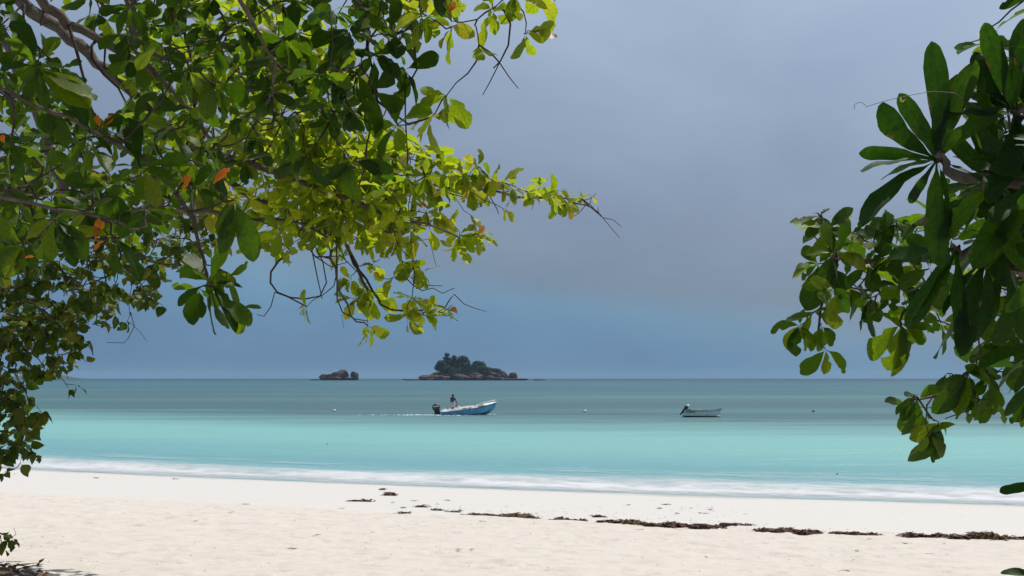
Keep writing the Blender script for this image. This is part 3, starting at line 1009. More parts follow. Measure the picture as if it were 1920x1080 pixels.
def weed_heap(x0, x1, y, hpx, lab, mat=weed_mat, n=160, seed=1):
    k = random.Random(seed)
    cpx = (x0 + x1) / 2
    g = ground_at(cpx, y); mpp = g.y / F
    a = ground_at(x0, y - (x1 - x0) * .0); 
    mb = MB()
    L = (x1 - x0) * mpp
    parts = max(1, int(L / .45))
    for q in range(parts):
        t = (q + .5) / parts
        hh = 1.12 * hpx * mpp * (k.uniform(.55, 1.05) if parts > 1 else 1)
        heap(mb, (t - .5) * L, k.uniform(-.05, .05), 0, L / parts * k.uniform(.85, 1.15), .15 + hh * 1.4, hh, n // parts, k, .09)
    o = mb.build('seaweed_clump', mat, None, False)
    o.location = g; 
    o.rotation_euler.z = -0.36 if (x1 - x0) > 60 else 0
    tag(o, lab, 'seaweed', 'clumps of dried seaweed along the tide line')


W = [
    (720, 742, 929, 8, 'lone dark seaweed clump on smooth sand left of the main tide line', weed_mat, 110),
    (713, 722, 918.5, 3, 'tiny seaweed scrap just above the lone dark clump at left', weed_mat, 30),
    (655, 698, 940, 4, 'thin broken strand at the left end of the seaweed line', weed_mat, 60),
    (745, 768, 963.5, 3, 'thin scrap on the dry sand below the lone dark clump', weed_mat, 36),
    (779, 800, 951, 3.2, 'first small scrap right of the lone dark clump', weed_mat, 36),
    (808, 832, 957, 3, 'second small scrap right of the lone dark clump', weed_mat, 36),
    (844, 862, 960.5, 3.2, 'third small scrap, next to the thin flat strand', weed_mat, 36),
    (875, 938, 966, 4, 'thin flat seaweed strand left of the first rounded heap', weed_mat, 80),
    (942, 1006, 970, 10, 'first rounded heap of seaweed from the left in the tide line', weed_olive, 150),
    (1035, 1068, 976, 7, 'small seaweed heap right of the first rounded heap', weed_mat, 90),
    (1068, 1100, 977, 3, 'flat seaweed shreds before the long thick strand', weed_mat, 50),
    (1112, 1131, 969.5, 5, 'small detached clump above the left end of the long strand', weed_mat, 50),
    (1122, 1160, 981, 7, 'thin left tail of the long thick seaweed strand', weed_mat, 90),
    (1150, 1212, 983, 10.5, 'olive mound in the left part of the long strand', weed_olive, 220),
    (1210, 1245, 986, 7, 'low dark link between the mounds of the long strand', weed_mat, 90),
    (1243, 1275, 988, 11, 'pointed brown mound in the middle of the long strand', weed_mat, 140),
    (1272, 1300, 988, 7, 'low brown link right of the pointed mound', weed_mat, 80),
    (1296, 1335, 991, 11, 'double peaked brown mound right of the middle of the strand', weed_mat, 160),
    (1328, 1358, 991, 8, 'ragged olive weed beside the dark driftwood block', weed_olive, 110),
    (1384, 1412, 985.5, 3, 'thin stalks trailing right of the driftwood block', weed_mat, 40),
    (1418, 1442, 997, 8, 'small heap starting the second strand of seaweed', weed_mat, 80),
    (1444, 1490, 998, 10, 'long lumpy heap in the second strand of seaweed', weed_mat, 180),
    (1488, 1532, 1000, 8, 'low right end of the second strand of seaweed', weed_mat, 130),
    (1560, 1582, 1000.5, 4, 'small scrap between the second strand and the far right one', weed_mat, 50),
    (1584, 1645, 1002.5, 5, 'thin broken line left of the far right strand', weed_mat, 90),
    (1690, 1738, 1006, 8, 'low heap at the left end of the far right strand', weed_mat, 130),
    (1740, 1782, 1007, 7, 'low heap in the middle of the far right strand', weed_mat, 120),
    (1780, 1815, 1009, 8, 'sloping heap leading up to the largest right hand mound', weed_mat, 120),
    (1806, 1880, 1010, 14, 'largest seaweed mound near the right edge', weed_olive, 260),
    (1876, 1925, 1010, 5, 'thin tail of seaweed at the right edge', weed_mat, 90),
    (1112, 1124, 970, 0.1, '', weed_mat, 0)][:-1]
for i, (x0, x1, y, hp, lab, mt, n) in enumerate(W):
    weed_heap(x0, x1, y, hp, lab, mt, n, 100 + i)


def driftwood():
    g = ground_at(1366, 989); mpp = g.y / F
    mb = MB(); n = 12; rg = []
    k = random.Random(3)
    for i in range(9):
        t = i / 8
        x = (t - .5) * 34 * mpp; r = (3.6 + .8 * math.sin(t * 7)) * mpp * (1 if 0 < i < 8 else .72)
        rg.append([(x, r * 1.2 * math.cos(a) * k.uniform(.85, 1.1), 5.5 * mpp + r * math.sin(a) * k.uniform(.85, 1.1)) for a in [2 * math.pi * j / n for j in range(n)]])
    mb.loft(rg)
    o = mb.build('driftwood', material('wet dark driftwood', (0.045, 0.03, 0.027), .8, var=.5, vscale=14, bump=.8, bscale=30), None, True)
    g.z += 0; o.location = g; o.rotation_euler = (0, math.radians(-3), -.1)
    tag(o, 'short dark driftwood block at the right end of the long seaweed strand', 'driftwood')
driftwood()


def litter():
    mb = MB(); k = random.Random(21)
    pts = [(778, 940), (838, 939), (735, 944), (820, 946), (752, 953), (430, 962), (460, 947), (365, 979), (595, 1006), (880, 1033), (860, 1034), (548, 1031), (318, 964), (1005, 964), (1180, 948), (1235, 954), (1297, 954), (1271, 964), (1317, 964), (1330, 957), (1247, 947), (1200, 995), (1885, 947), (1700, 1021), (1605, 1034), (1325, 1047), (1585, 1072), (330, 899), (28, 890), (180, 897), (1740, 1040), (1630, 1012), (905, 980), (640, 955), (700, 1000), (1830, 1000)]
    pts += [(k.uniform(850, 1400), k.uniform(948, 972)) for _ in range(60)] + [(k.uniform(30, 1900), k.uniform(955, 1078)) for _ in range(150)] + [(k.uniform(780, 1900), k.gauss(0, 3) + 990) for _ in range(50)]
    for i, (x, y) in enumerate(pts):
        if y > 985 and 780 < x and i > 95 and abs(y - 990) < 10: y = 955 + (x - 780) * .05 + k.gauss(0, 3)
        g = ground_at(x, y); m = g.y / F
        big = i < 36
        w = (k.uniform(6, 15) if big else k.uniform(2, 7)) * m
        for q in range(5 if big else 2):
            a = k.uniform(-.5, .5)
            c = g + Vector((k.uniform(-w, w) * .5, k.uniform(-.08, .08), .012 + k.random() * .012))
            dv = Vector((math.cos(a), math.sin(a), k.uniform(-.05, .1))) * w * k.uniform(.25, .6); sdv = Vector((-math.sin(a), math.cos(a), k.uniform(.1, .8))) * w * k.uniform(.06, .14)
            mb.add([c - dv, c - sdv * .6 + Vector((0, 0, .004)), c + dv, c + sdv], [(0, 1, 2), (0, 2, 3)])
    o = mb.build('beach_litter', weed_mat, None, False)
    tag(o, 'scattered shreds of weed and leaf flecks over the sand', 'litter', kind='stuff')
litter()

# ------------------------------------------------------------------ leaves
def leaf_material(name, front, under, trans, tfac=0.45, spec=0.12, rough=0.38, vein=(0.09, 0.13, 0.025)):
    m = bpy.data.materials.new(name); m.use_nodes = True
    nd = m.node_tree.nodes; lk = m.node_tree.links
    p = nd['Principled BSDF']; out = nd['Material Output']
    uv = nd.new('ShaderNodeUVMap'); uv.uv_map = 'leaf'
    sp = nd.new('ShaderNodeSeparateXYZ'); lk.new(uv.outputs[0], sp.inputs[0])
    oi = nd.new('ShaderNodeObjectInfo'); at_ = N(nd, 'ShaderNodeAttribute', attribute_name='rnd')
    rnd = math_node(nd, lk, 'FRACT', math_node(nd, lk, 'ADD', oi.outputs['Random'], at_.outputs['Fac']))
    # colour from leaf to leaf
    c1 = ramp(nd, front); lk.new(rnd, c1.inputs[0])
    c2 = ramp(nd, trans); lk.new(rnd, c2.inputs[0])
    # ribs: midrib and side veins
    av = math_node(nd, lk, 'ABSOLUTE', math_node(nd, lk, 'SUBTRACT', sp.outputs[1], 0.5))
    mid = math_node(nd, lk, 'LESS_THAN', av, 0.028)
    ph = math_node(nd, lk, 'FRACT', math_node(nd, lk, 'MULTIPLY', math_node(nd, lk, 'MULTIPLY_ADD', av, -0.75, sp.outputs[0]), 9.0))
    side = math_node(nd, lk, 'LESS_THAN', ph, 0.10)
    rib = math_node(nd, lk, 'MAXIMUM', mid, math_node(nd, lk, 'MULTIPLY', side, 0.35))
    tc = nd.new('ShaderNodeTexCoord')
    n = N(nd, 'ShaderNodeTexNoise', inp={'Scale': 18.0, 'Detail': 5.0, 'Roughness': 0.65}); lk.new(tc.outputs['Object'], n.inputs['Vector'])
    blot = ramp(nd, [(0.35, (0.72, 0.72, 0.72)), (0.65, (1.2, 1.2, 1.1))]); lk.new(n.outputs['Fac'], blot.inputs[0])

    def mixc(fac, a, b, mode='MIX'):
        q = N(nd, 'ShaderNodeMix', data_type='RGBA', blend_type=mode)
        for s, v in ((0, fac), (6, a), (7, b)):
            if isinstance(v, (int, float)): q.inputs[s].default_value = v
            elif isinstance(v, tuple): q.inputs[s].default_value = v + (1,)
            else: lk.new(v, q.inputs[s])
        return q.outputs[2]
    base = mixc(1.0, c1.outputs[0], blot.outputs[0], 'MULTIPLY')
    base = mixc(math_node(nd, lk, 'MULTIPLY', rib, 0.55), base, vein)
    geo = nd.new('ShaderNodeNewGeometry')
    base = mixc(math_node(nd, lk, 'MULTIPLY', geo.outputs['Backfacing'], 0.35), base, under)
    # dry brown edges and spots
    n2 = N(nd, 'ShaderNodeTexNoise', inp={'Scale': 11.0, 'Detail': 4.0, 'Roughness': 0.6}); lk.new(tc.outputs['Object'], n2.inputs['Vector'])
    edge = math_node(nd, lk, 'ADD', math_node(nd, lk, 'MULTIPLY', av, 0.45), n2.outputs['Fac'])
    er = ramp(nd, [(0.80, (0, 0, 0)), (0.86, (1, 1, 1))]); lk.new(edge, er.inputs[0])
    base = mixc(math_node(nd, lk, 'MULTIPLY', er.outputs[0], 0.8), base, (0.13, 0.075, 0.03))
    lk.new(base, p.inputs['Base Color'])
    p.inputs['Roughness'].default_value = rough
    p.inputs['Specular IOR Level'].default_value = spec
    tcx = mixc(1.0, c2.outputs[0], blot.outputs[0], 'MULTIPLY')
    tcx = mixc(math_node(nd, lk, 'MULTIPLY', rib, 0.5), tcx, tuple(x * .45 for x in trans[0][1]))
    tcx = mixc(math_node(nd, lk, 'MULTIPLY', er.outputs[0], 0.8), tcx, (0.16, 0.08, 0.02))
    tr = nd.new('ShaderNodeBsdfTranslucent'); lk.new(tcx, tr.inputs[0])
    b = N(nd, 'ShaderNodeBump', inp={'Strength': 0.18, 'Distance': 0.01})
    lk.new(math_node(nd, lk, 'MULTIPLY_ADD', rib, -0.8, n.outputs['Fac']), b.inputs['Height'])
    lk.new(b.outputs[0], p.inputs['Normal'])
    mx = nd.new('ShaderNodeMixShader'); mx.inputs[0].default_value = tfac
    lk.new(p.outputs[0], mx.inputs[1]); lk.new(tr.outputs[0], mx.inputs[2]); lk.new(mx.outputs[0], out.inputs[0])
    return m


G = lambda r, g, b: (r, g, b)
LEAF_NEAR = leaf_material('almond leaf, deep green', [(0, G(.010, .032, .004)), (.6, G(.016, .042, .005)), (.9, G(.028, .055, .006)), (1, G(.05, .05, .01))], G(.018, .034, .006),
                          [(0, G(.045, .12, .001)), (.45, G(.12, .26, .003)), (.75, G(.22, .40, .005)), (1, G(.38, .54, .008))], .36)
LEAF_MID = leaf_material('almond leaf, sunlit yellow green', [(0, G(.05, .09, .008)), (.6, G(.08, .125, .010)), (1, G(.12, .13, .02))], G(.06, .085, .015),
                         [(0, G(.30, .44, .008)), (.5, G(.44, .58, .012)), (.92, G(.56, .62, .03)), (1, G(.52, .42, .04))], .52)  # brighter copy of the near almond leaf, sunlight put into the colour
LEAF_FAR = leaf_material('small sea hibiscus leaf', [(0, G(.016, .038, .007)), (.7, G(.034, .06, .010)), (1, G(.07, .075, .018))], G(.035, .05, .014),
                         [(0, G(.05, .11, .003)), (.6, G(.12, .20, .007)), (1, G(.28, .28, .02))], .38)
LEAF_BIG = leaf_material('thick glossy shore leaf', [(0, G(.004, .016, .002)), (.6, G(.006, .022, .003)), (1, G(.009, .03, .003))], G(.006, .016, .003),
                         [(0, G(.02, .075, .001)), (.5, G(.05, .16, .002)), (1, G(.15, .36, .005))], .32, rough=.5, spec=.14, vein=(.02, .05, .01))
LEAF_OLD = leaf_material('old orange leaf', [(0, G(.42, .12, .02)), (1, G(.50, .20, .03))], G(.45, .18, .04), [(0, G(.75, .20, .02)), (1, G(.75, .34, .03))], .5)
LEAF_DRY = leaf_material('dead brown leaf', [(0, G(.10, .055, .03)), (1, G(.16, .085, .04))], G(.14, .08, .04), [(0, G(.22, .11, .03)), (1, G(.26, .13, .04))], .35)
bark = material('grey brown bark', (0.10, 0.082, 0.068), .9, var=.45, vscale=14, bump=.9, bscale=30, spec=.2)
twig_bark = material('dark twig bark', (0.05, 0.036, 0.03), .85, var=.45, vscale=22, bump=.6, bscale=50, spec=.25)


def leaf_shape(kind, seed):
    """unit leaf along +x, returns V, Q, UV per vertex"""
    k = random.Random(seed)
    if kind == 'almond':
        prof = [(0, .018), (.07, .02), (.14, .10), (.3, .30), (.48, .43), (.66, .5), (.8, .475), (.9, .36), (.965, .19), (1, .02)]; Wd = k.uniform(.44, .55)
        us = [0, .06, .12, .2, .31, .43, .56, .68, .79, .87, .93, .97, 1]; pb = .5
    elif kind == 'big':
        prof = [(0, .06), (.08, .08), (.22, .20), (.4, .37), (.58, .47), (.74, .5), (.86, .46), (.94, .34), (.985, .17), (1, .03)]; Wd = k.uniform(.20, .26)
        us = [0, .1, .2, .32, .44, .56, .67, .76, .84, .90, .945, .98, 1]; pb = .08
    else:
        prof = [(0, .02), (.12, .02), (.17, .22), (.28, .42), (.42, .5), (.56, .48), (.70, .38), (.83, .24), (.93, .10), (1, .01)]; Wd = k.uniform(.66, .82)
        us = [0, .11, .16, .22, .31, .42, .54, .66, .78, .88, .95, 1]; pb = .35
    curl = k.uniform(.05, .38); fold = k.uniform(.05, .38); twist = k.uniform(-.6, .6); side = k.uniform(-.10, .10)
    px_ = [p[0] for p in prof]; py_ = [p[1] for p in prof]
    bite = {}
    for s in (-1, 1):                      # chewed edges
        if k.random() < pb:
            j = k.randint(5, len(us) - 3); bite[(s, j)] = k.uniform(.3, .75)
            if k.random() < .5: bite[(s, j + 1)] = k.uniform(.45, .9)
    V = []; U = []
    for i, u in enumerate(us):
        w = float(np.interp(u, px_, py_)) * Wd
        bend = -curl * u * u
        tw = twist * u
        for c in (-1, 0, 1):
            f = 1.0
            if c: f = bite.get((c, i), 1.0) * (1 + .045 * k.uniform(-1, 1))
            y = c * w * f
            z = bend + fold * abs(y) + .016 * math.sin(u * 15 + c * 2 + seed) * abs(c)
            yy = y * math.cos(tw) - z * math.sin(tw) * .2
            zz = z + y * math.sin(tw)
            V.append((u * (1 - .12 * curl), yy + side * math.sin(u * 3.1), zz)); U.append((u, .5 + c * .5 * f))
    Q = []
    for i in range(len(us) - 1):
        for j in range(2):
            a = i * 3 + j; Q.append((a, a + 3, a + 4, a + 1))
    return np.array(V), np.array(Q), np.array(U)


SHAPES = {kd: [leaf_shape(kd, s * 13 + 5) for s in range(nv)] for kd, nv in (('almond', 14), ('big', 9), ('small', 9))}
MESH_CACHE = {}


def set_uv(me, U, Q):
    l = me.uv_layers.new(name='leaf')
    l.data.foreach_set('uv', np.asarray(U, dtype=np.float32)[np.asarray(Q).ravel()].ravel())


def leaf_mesh(kind, var, mat):
    key = (kind, var, mat.name)
    if key not in MESH_CACHE:
        V, Q, U = SHAPES[kind][var]
        me = np_mesh('leaf', V, Q); set_uv(me, U, Q); me.materials.append(mat)
        me.polygons.foreach_set('use_smooth', [True] * len(me.polygons))
        MESH_CACHE[key] = me
    return MESH_CACHE[key]


def frame(d, nrm):
    x = d.normalized(); z = nrm - x * nrm.dot(x)
    if z.length < 1e-4: z = x.orthogonal()
    z.normalize(); y = z.cross(x)
    return Matrix((x, y, z)).transposed()


class Tree:
    def __init__(self, name, label, cat, base, kind, mat, seed):
        self.root = empty(name, base, label, cat); self.base = Vector(base)
        self.kind = kind; self.mat = mat; self.k = random.Random(seed)
        self.leaves = []           # (pos, rot3, scale, mat)
        self.limbs = []            # (pts, radii)
        self.P = []; self.T = []   # skeleton nodes, tangents
        self.twigs = []

    def limb(self, pts, r0, r1, name='limb', wob=.02):
        pts = [Vector(p) for p in pts]
        # Catmull-Rom
        out = []
        for i in range(len(pts) - 1):
            p0 = pts[max(i - 1, 0)]; p1 = pts[i]; p2 = pts[i + 1]; p3 = pts[min(i + 2, len(pts) - 1)]
            m = max(3, int((p2 - p1).length / .10))
            for j in range(m):
                t = j / m
                q = .5 * ((2 * p1) + (p2 - p0) * t + (2 * p0 - 5 * p1 + 4 * p2 - p3) * t * t + (3 * p1 - p0 - 3 * p2 + p3) * t ** 3)
                if out and wob: q = q + Vector((self.k.gauss(0, wob), self.k.gauss(0, wob), self.k.gauss(0, wob))) * .5
                out.append(q)
        out.append(pts[-1])
        n = len(out)
        rad = [(r0 + (r1 - r0) * (i / (n - 1)) ** .8) * (1 + .08 * math.sin(i * 1.7 + r0 * 90)) for i in range(n)]
        MBx = MB(); MBx.tube([p - self.base for p in out], rad, 9)
        link(name, MBx.mesh(name), bark if r0 > .012 else twig_bark, self.root)
        if name != 'trunk':
            for i, p in enumerate(out):
                self.P.append(p); self.T.append((out[min(i + 1, n - 1)] - out[max(i - 1, 0)]).normalized())
        return out

    def twig_to(self, tip, r=.006, droop=.0, keep=True):
        A = np.array([tuple(p) for p in self.P]); t = np.array(tuple(tip))
        dd = t - A; dist = np.linalg.norm(dd, axis=1)
        al = (dd * np.array([tuple(q) for q in self.T])).sum(1) / np.maximum(dist, 1e-6)
        i = int(np.argmin(dist * (1.25 - .45 * al)))
        s = self.P[i]; L = dist[i]; tan = self.T[i]
        tip = Vector(tip)
        out = []
        m = max(4, int(L / .07))
        c1 = s + tan * L * .35; c2 = tip + Vector((self.k.uniform(-.15, .15), self.k.uniform(-.15, .15), -droop)) * L - (tip - s) * .3
        for j in range(m + 1):
            u = j / m
            q = s * (1 - u) ** 3 + c1 * 3 * u * (1 - u) ** 2 + c2 * 3 * u * u * (1 - u) + tip * u ** 3
            if 0 < j < m: q = q + Vector((self.k.gauss(0, 1), self.k.gauss(0, 1), self.k.gauss(0, 1))) * .007
            out.append(q)
        r0 = min(r * (1 + L * .9), .03)
        self.twigs.append((out, [r0 + (r * .6 - r0) * (j / m) for j in range(m + 1)]))
        if keep:
            for j in range(2, m + 1, 1):
                self.P.append(out[j]); self.T.append((out[j] - out[j - 1]).normalized())
        return (out[-1] - out[-3]).normalized()

    def bare(self, pts, r=.004):
        pts = [Vector(p) for p in pts]
        A = np.array([tuple(p) for p in self.P]); dd = np.linalg.norm(A - np.array(tuple(pts[0])), axis=1)
        i = int(dd.argmin())
        if .01 < dd[i] < .9: pts = [self.P[i], self.P[i].lerp(pts[0], .6) + Vector((0, 0, .01))] + pts      # springs from the nearest branch
        self.twigs.append((pts, [r * (1 - .55 * i / (len(pts) - 1)) for i in range(len(pts))]))

    def leaf(self, pos, d, nrm, L, mat=None, w=1.0):
        self.leaves.append((Vector(pos), frame(Vector(d), Vector(nrm)), L, mat or self.mat, w))

    def rosette(self, tip, axis, L, n, spread=(55, 95), hang=.25, mat=None):
        k = self.k
        ax = (axis * .75 + Vector((0, 0, .45)) + Vector((k.gauss(0, .3), k.gauss(0, .3), k.gauss(0, .2)))).normalized()
        u = ax.orthogonal().normalized(); v = ax.cross(u)
        a0 = k.uniform(0, 6.28)
        for i in range(n):
            a = a0 + i * 2.39996 + k.gauss(0, .18)
            th = math.radians(k.uniform(*spread)) * (.55 + .45 * (1 - i / max(n, 1)) if i > n * .7 else 1)
            d = ax * math.cos(th) + (u * math.cos(a) + v * math.sin(a)) * math.sin(th)
            d.z -= hang * k.uniform(.3, 1.6); d.normalize()
            nr = ax * .8 + Vector((k.gauss(0, .35), k.gauss(0, .35), .45 + k.gauss(0, .3)))
            self.leaf(Vector(tip) + d * .01, d, nr, L * k.uniform(.62, 1.12), mat)

    def finish(self, limit=290):
        mb_v = []; mb_f = []
        off = 0
        tw = MB()
        for pts, rad in self.twigs: tw.tube([p - self.base for p in pts], rad, 5)
        if self.twigs:
            me = bpy.data.meshes.new('twigs'); me.from_pydata(tw.v, [], tw.f)
            o = link('twigs', me, twig_bark, self.root); o['kind'] = 'stuff'
        # the leaves that show largest are objects of their own
        def vis(l):
            p = l[0]
            if p.y < .5: return -1
            x = p.x / p.y * F + 960; y = HY - (p.z - H) / p.y * F
            inside = -40 < x < 1960 and -40 < y < 1120
            return (l[2] / p.y) * (1 if inside else 0.01)
        self.leaves.sort(key=vis, reverse=True)
        for pos, R, L, mat, w in self.leaves[:limit]:
            nv = len(SHAPES[self.kind])
            me = leaf_mesh(self.kind, self.k.randrange(nv), mat)
            o = bpy.data.objects.new('leaf', me); COL.objects.link(o)
            o.parent = self.root
            o.matrix_local = Matrix.Translation(pos - self.base) @ (R.to_4x4() @ Matrix.Diagonal((L, L * w * self.k.uniform(.88, 1.12), L, 1)))
        rest = self.leaves[limit:]
        for mat in {l[3].name: l[3] for l in rest}.values():
            ls = [l for l in rest if l[3] is mat]
            VV = []; QQ = []; UU = []; RR = []; off = 0
            for pos, R, L, _, w in ls:
                V, Q, U = SHAPES[self.kind][self.k.randrange(len(SHAPES[self.kind]))]
                VV.append((V * L * np.array([1, w, 1])) @ np.array(R).T + np.array(tuple(pos - self.base))); QQ.append(Q + off); UU.append(U)
                RR.append(np.full(len(V), self.k.random())); off += len(V)
            V = np.concatenate(VV); Q = np.concatenate(QQ); U = np.concatenate(UU)
            me = np_mesh('foliage', V, Q, {'rnd': np.concatenate(RR)}); set_uv(me, U, Q)
            o = link('foliage', me, mat, self.root); o['kind'] = 'stuff'


def in_poly(x, y, poly):
    c = False; j = len(poly) - 1
    for i in range(len(poly)):
        xi, yi = poly[i]; xj, yj = poly[j]
        if (yi > y) != (yj > y) and x < (xj - xi) * (y - yi) / (yj - yi) + xi: c = not c
        j = i
    return c


def scatter(k, poly, n, spacing, holes=(), tries=6000):
    xs = [p[0] for p in poly]; ys = [p[1] for p in poly]; pts = []
    for _ in range(tries):
        if len(pts) >= n: break
        x = k.uniform(min(xs), max(xs)); y = k.uniform(min(ys), max(ys))
        if not in_poly(x, y, poly) or any(in_poly(x, y, h) for h in holes): continue
        if any((x - a) ** 2 + (y - b) ** 2 < spacing ** 2 for a, b in pts): continue
        pts.append((x, y))
    return pts


def lim(px_pts):
    return [at(x, y, d) for x, y, d in px_pts]


# ---- near almond tree, left: big dark leaves over the camera's left shoulder
def near_almond():
    gz = float(beach_z(shore_s(-4.3, 4.6)))
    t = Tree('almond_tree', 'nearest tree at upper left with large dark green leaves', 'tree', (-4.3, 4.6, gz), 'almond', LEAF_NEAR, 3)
    k = t.k
    top = Vector((-3.4, 4.9, 5.7))
    t.limb([(-4.3, 4.6, gz - .2), (-4.35, 4.65, gz + 1.2), (-4.1, 4.7, gz + 2.6), (-3.75, 4.8, 5.0), top], .20, .11, 'trunk', .01)
    # big limb that crosses the upper left corner
    t.limb([top, at(-60, -160, 5.6), at(85, 5, 5.9), at(150, 55, 6.0), at(225, 95, 6.1), at(285, 130, 6.3), at(345, 195, 6.5), at(400, 265, 6.7)], .048, .010)
    t.limb([top, at(110, -220, 5.7), at(235, -20, 6.1), at(252, 55, 6.2), at(300, 105, 6.35), at(342, 125, 6.5), at(365, 195, 6.6)], .042, .012)
    t.limb([top, at(240, -330, 6.0), at(520, -210, 6.4), at(640, -60, 6.6), at(690, 45, 6.7), at(760, 95, 6.8)], .034, .007)
    t.limb([at(520, -210, 6.4), at(780, -190, 6.6), at(930, -70, 6.7), at(960, -10, 6.7)], .028, .007)
    t.limb([(-3.75, 4.8, 5.0), at(-260, 60, 4.6), at(-80, 130, 4.6), at(40, 185, 4.7), at(130, 225, 4.8), at(240, 275, 4.9), at(330, 360, 5.0)], .022, .005)
    t.limb([(-3.95, 4.75, 4.4), at(-300, 300, 4.6), at(-100, 340, 4.7), at(60, 380, 4.8), at(190, 410, 4.9), at(260, 430, 5.0)], .02, .005)
    t.limb([at(240, -330, 6.0), at(420, -60, 5.8), at(480, 60, 5.9), at(520, 150, 6.0), at(480, 230, 6.1)], .018, .006)
    t.limb([at(330, 360, 5.0), at(370, 440, 5.3), at(388, 500, 5.4), at(395, 532, 5.4)], .010, .005)
    holes = [[(-10, -40), (90, -40), (150, 20), (215, 60), (270, 130), (250, 220), (165, 200), (125, 110), (60, 60), (-10, 30)], [(25, 0), (80, -10), (95, 40), (70, 60), (25, 40)], [(115, 70), (150, 60), (205, 140), (215, 190), (160, 170), (125, 110)],
             [(205, 25), (235, 40), (240, 85), (200, 75)]]
    body = [(-260, -180), (640, -220), (880, -30), (760, 60), (705, 130), (690, 210), (560, 260), (470, 300), (400, 330), (300, 440), (200, 440), (60, 500), (-260, 560)]
    for lay, (n, sp, d0, d1) in enumerate(((80, 50, 4.9, 5.8), (150, 36, 5.8, 6.9), (150, 34, 7.0, 7.9))):
        poly = body if lay else [(-260, -180), (330, -220), (330, 60), (440, 200), (400, 350), (300, 430), (200, 440), (60, 490), (-260, 560)]
        for x, y in scatter(k, poly, n, sp, holes):
            d = k.uniform(d0, d1)
            tip = at(x, y, d); ax = t.twig_to(tip, .005)
            t.rosette(tip, ax, k.uniform(.115, .165), k.randint(5, 8), hang=.6)
    # crown above the frame (it shades what hangs below)
    for _ in range(150):
        tip = at(k.uniform(-350, 1000), k.uniform(-1100, -170), k.uniform(4.2, 7.4))
        ax = t.twig_to(tip, .006); t.rosette(tip, ax, k.uniform(.18, .25), k.randint(6, 9), hang=.25)
    # clusters that make the outline against the sky
    for x, y, d, L, n in ((985, 62, 6.6, .15, 3), (925, 18, 6.6, .165, 5), (848, 50, 6.6, .165, 5), (898, 84, 6.6, .11, 3), (838, 178, 6.6, .17, 6), (806, 220, 6.6, .17, 5), (800, 30, 6.6, .16, 5),
                          (745, 235, 6.5, .19, 4), (700, 105, 6.5, .18, 6), (725, 60, 6.5, .18, 5), (640, 130, 6.4, .19, 7), (560, 60, 6.3, .19, 7), (655, 60, 6.4, .18, 5), (500, 110, 6.2, .2, 7), (620, 200, 6.4, .19, 6),
                          (700, 170, 6.5, .18, 4), (760, 130, 6.6, .16, 4), (790, -10, 6.6, .16, 5), (965, -10, 6.6, .15, 5), (1010, -25, 6.6, .15, 4), (660, 300, 6.4, .18, 5), (580, 290, 6.3, .19, 6)):
        tip = at(x, y, d); ax = t.twig_to(tip, .0045); t.rosette(tip, ax, L * 1.25, n + 1, hang=.5, mat=LEAF_MID if x > 780 else None)  # outermost clusters take the brighter leaf: backlight painted by colour
    # hanging cluster low on the left, leaf by leaf
    c = Vector(at(395, 530, 5.4)); t.twig_to(c, .005)
    for tx, ty, L in ((332, 500, .16), (332, 560, .17), (385, 622, .23), (412, 470, .15), (450, 530, .15), (452, 612, .22), (408, 615, .19), (405, 480, .14), (350, 470, .15), (470, 600, .14), (372, 505, .16)):
        e = at(tx, ty, 5.4 + k.uniform(-.09, .09)); d = e - c
        t.leaf(c + d.normalized() * .012, d, Vector((k.gauss(0, .7), -.6, .6)), d.length * 1.02, None, .78)
    for x, y in ((405, 500), (425, 520), (372, 540)):
        tip = at(x, y, 5.5); ax = t.twig_to(tip, .004); t.rosette(tip, ax, .15, 4, hang=.9)
    c2 = Vector(at(455, 575, 5.45)); t.twig_to(c2, .003)
    for tx, ty in ((490, 572), (468, 612), (440, 628)):
        e = at(tx, ty, 5.45); t.leaf(c2, e - c2, Vector((0, -.7, .6)), (e - c2).length)
    # star of leaves at the left edge
    for (bx, by, dd), tips in {(70, 125, 4.7): ((38, 30), (15, 62), (0, 118), (110, 115), (176, 160), (150, 190), (62, 205), (20, 175), (95, 200)),
                               (265, 315, 4.9): ((245, 215), (300, 225), (340, 285), (325, 310), (335, 345), (258, 375), (290, 385), (215, 300), (220, 330)),
                               (215, 445, 4.9): ((138, 425), (225, 395), (215, 512), (270, 515), (235, 470), (260, 400)),
                               (100, 410, 4.8): ((90, 478), (140, 482), (160, 470), (60, 400), (130, 395), (165, 450), (75, 470)),
                               (20, 270, 4.6): ((5, 330), (45, 340), (78, 300), (60, 250), (40, 215)), (170, 250, 4.8): ((125, 165), (185, 330), (150, 330), (110, 320), (215, 290)),
                               (440, 375, 5.2): ((420, 470), (470, 480), (455, 400), (425, 440), (400, 400))}.items():
        c = Vector(at(bx, by, dd)); t.twig_to(c, .006)
        for tx, ty in tips:
            e = at(tx, ty, dd + k.uniform(-.1, .06)); d = e - c
            t.leaf(c + d * .04, d, Vector((k.gauss(0, .6), -.5, .7)), d.length, None, .8)
    # a few old leaves turning
    for x, y, tx, ty, d, m in ((187, 240, 181, 214, 4.85, LEAF_OLD), (190, 240, 212, 212, 4.85, LEAF_OLD), (340, 358, 352, 328, 5.0, LEAF_OLD), (178, 452, 187, 408, 4.9, LEAF_OLD), (196, 450, 176, 468, 4.9, LEAF_OLD), (400, 345, 425, 312, 5.2, LEAF_OLD),
                               (995, 58, 1044, 60, 6.55, LEAF_DRY), (838, 25, 850, 0, 6.5, LEAF_OLD), (828, 25, 832, 0, 6.5, LEAF_DRY), (8, 270, 4, 250, 4.6, LEAF_OLD), (45, 485, 60, 478, 4.7, LEAF_OLD)):
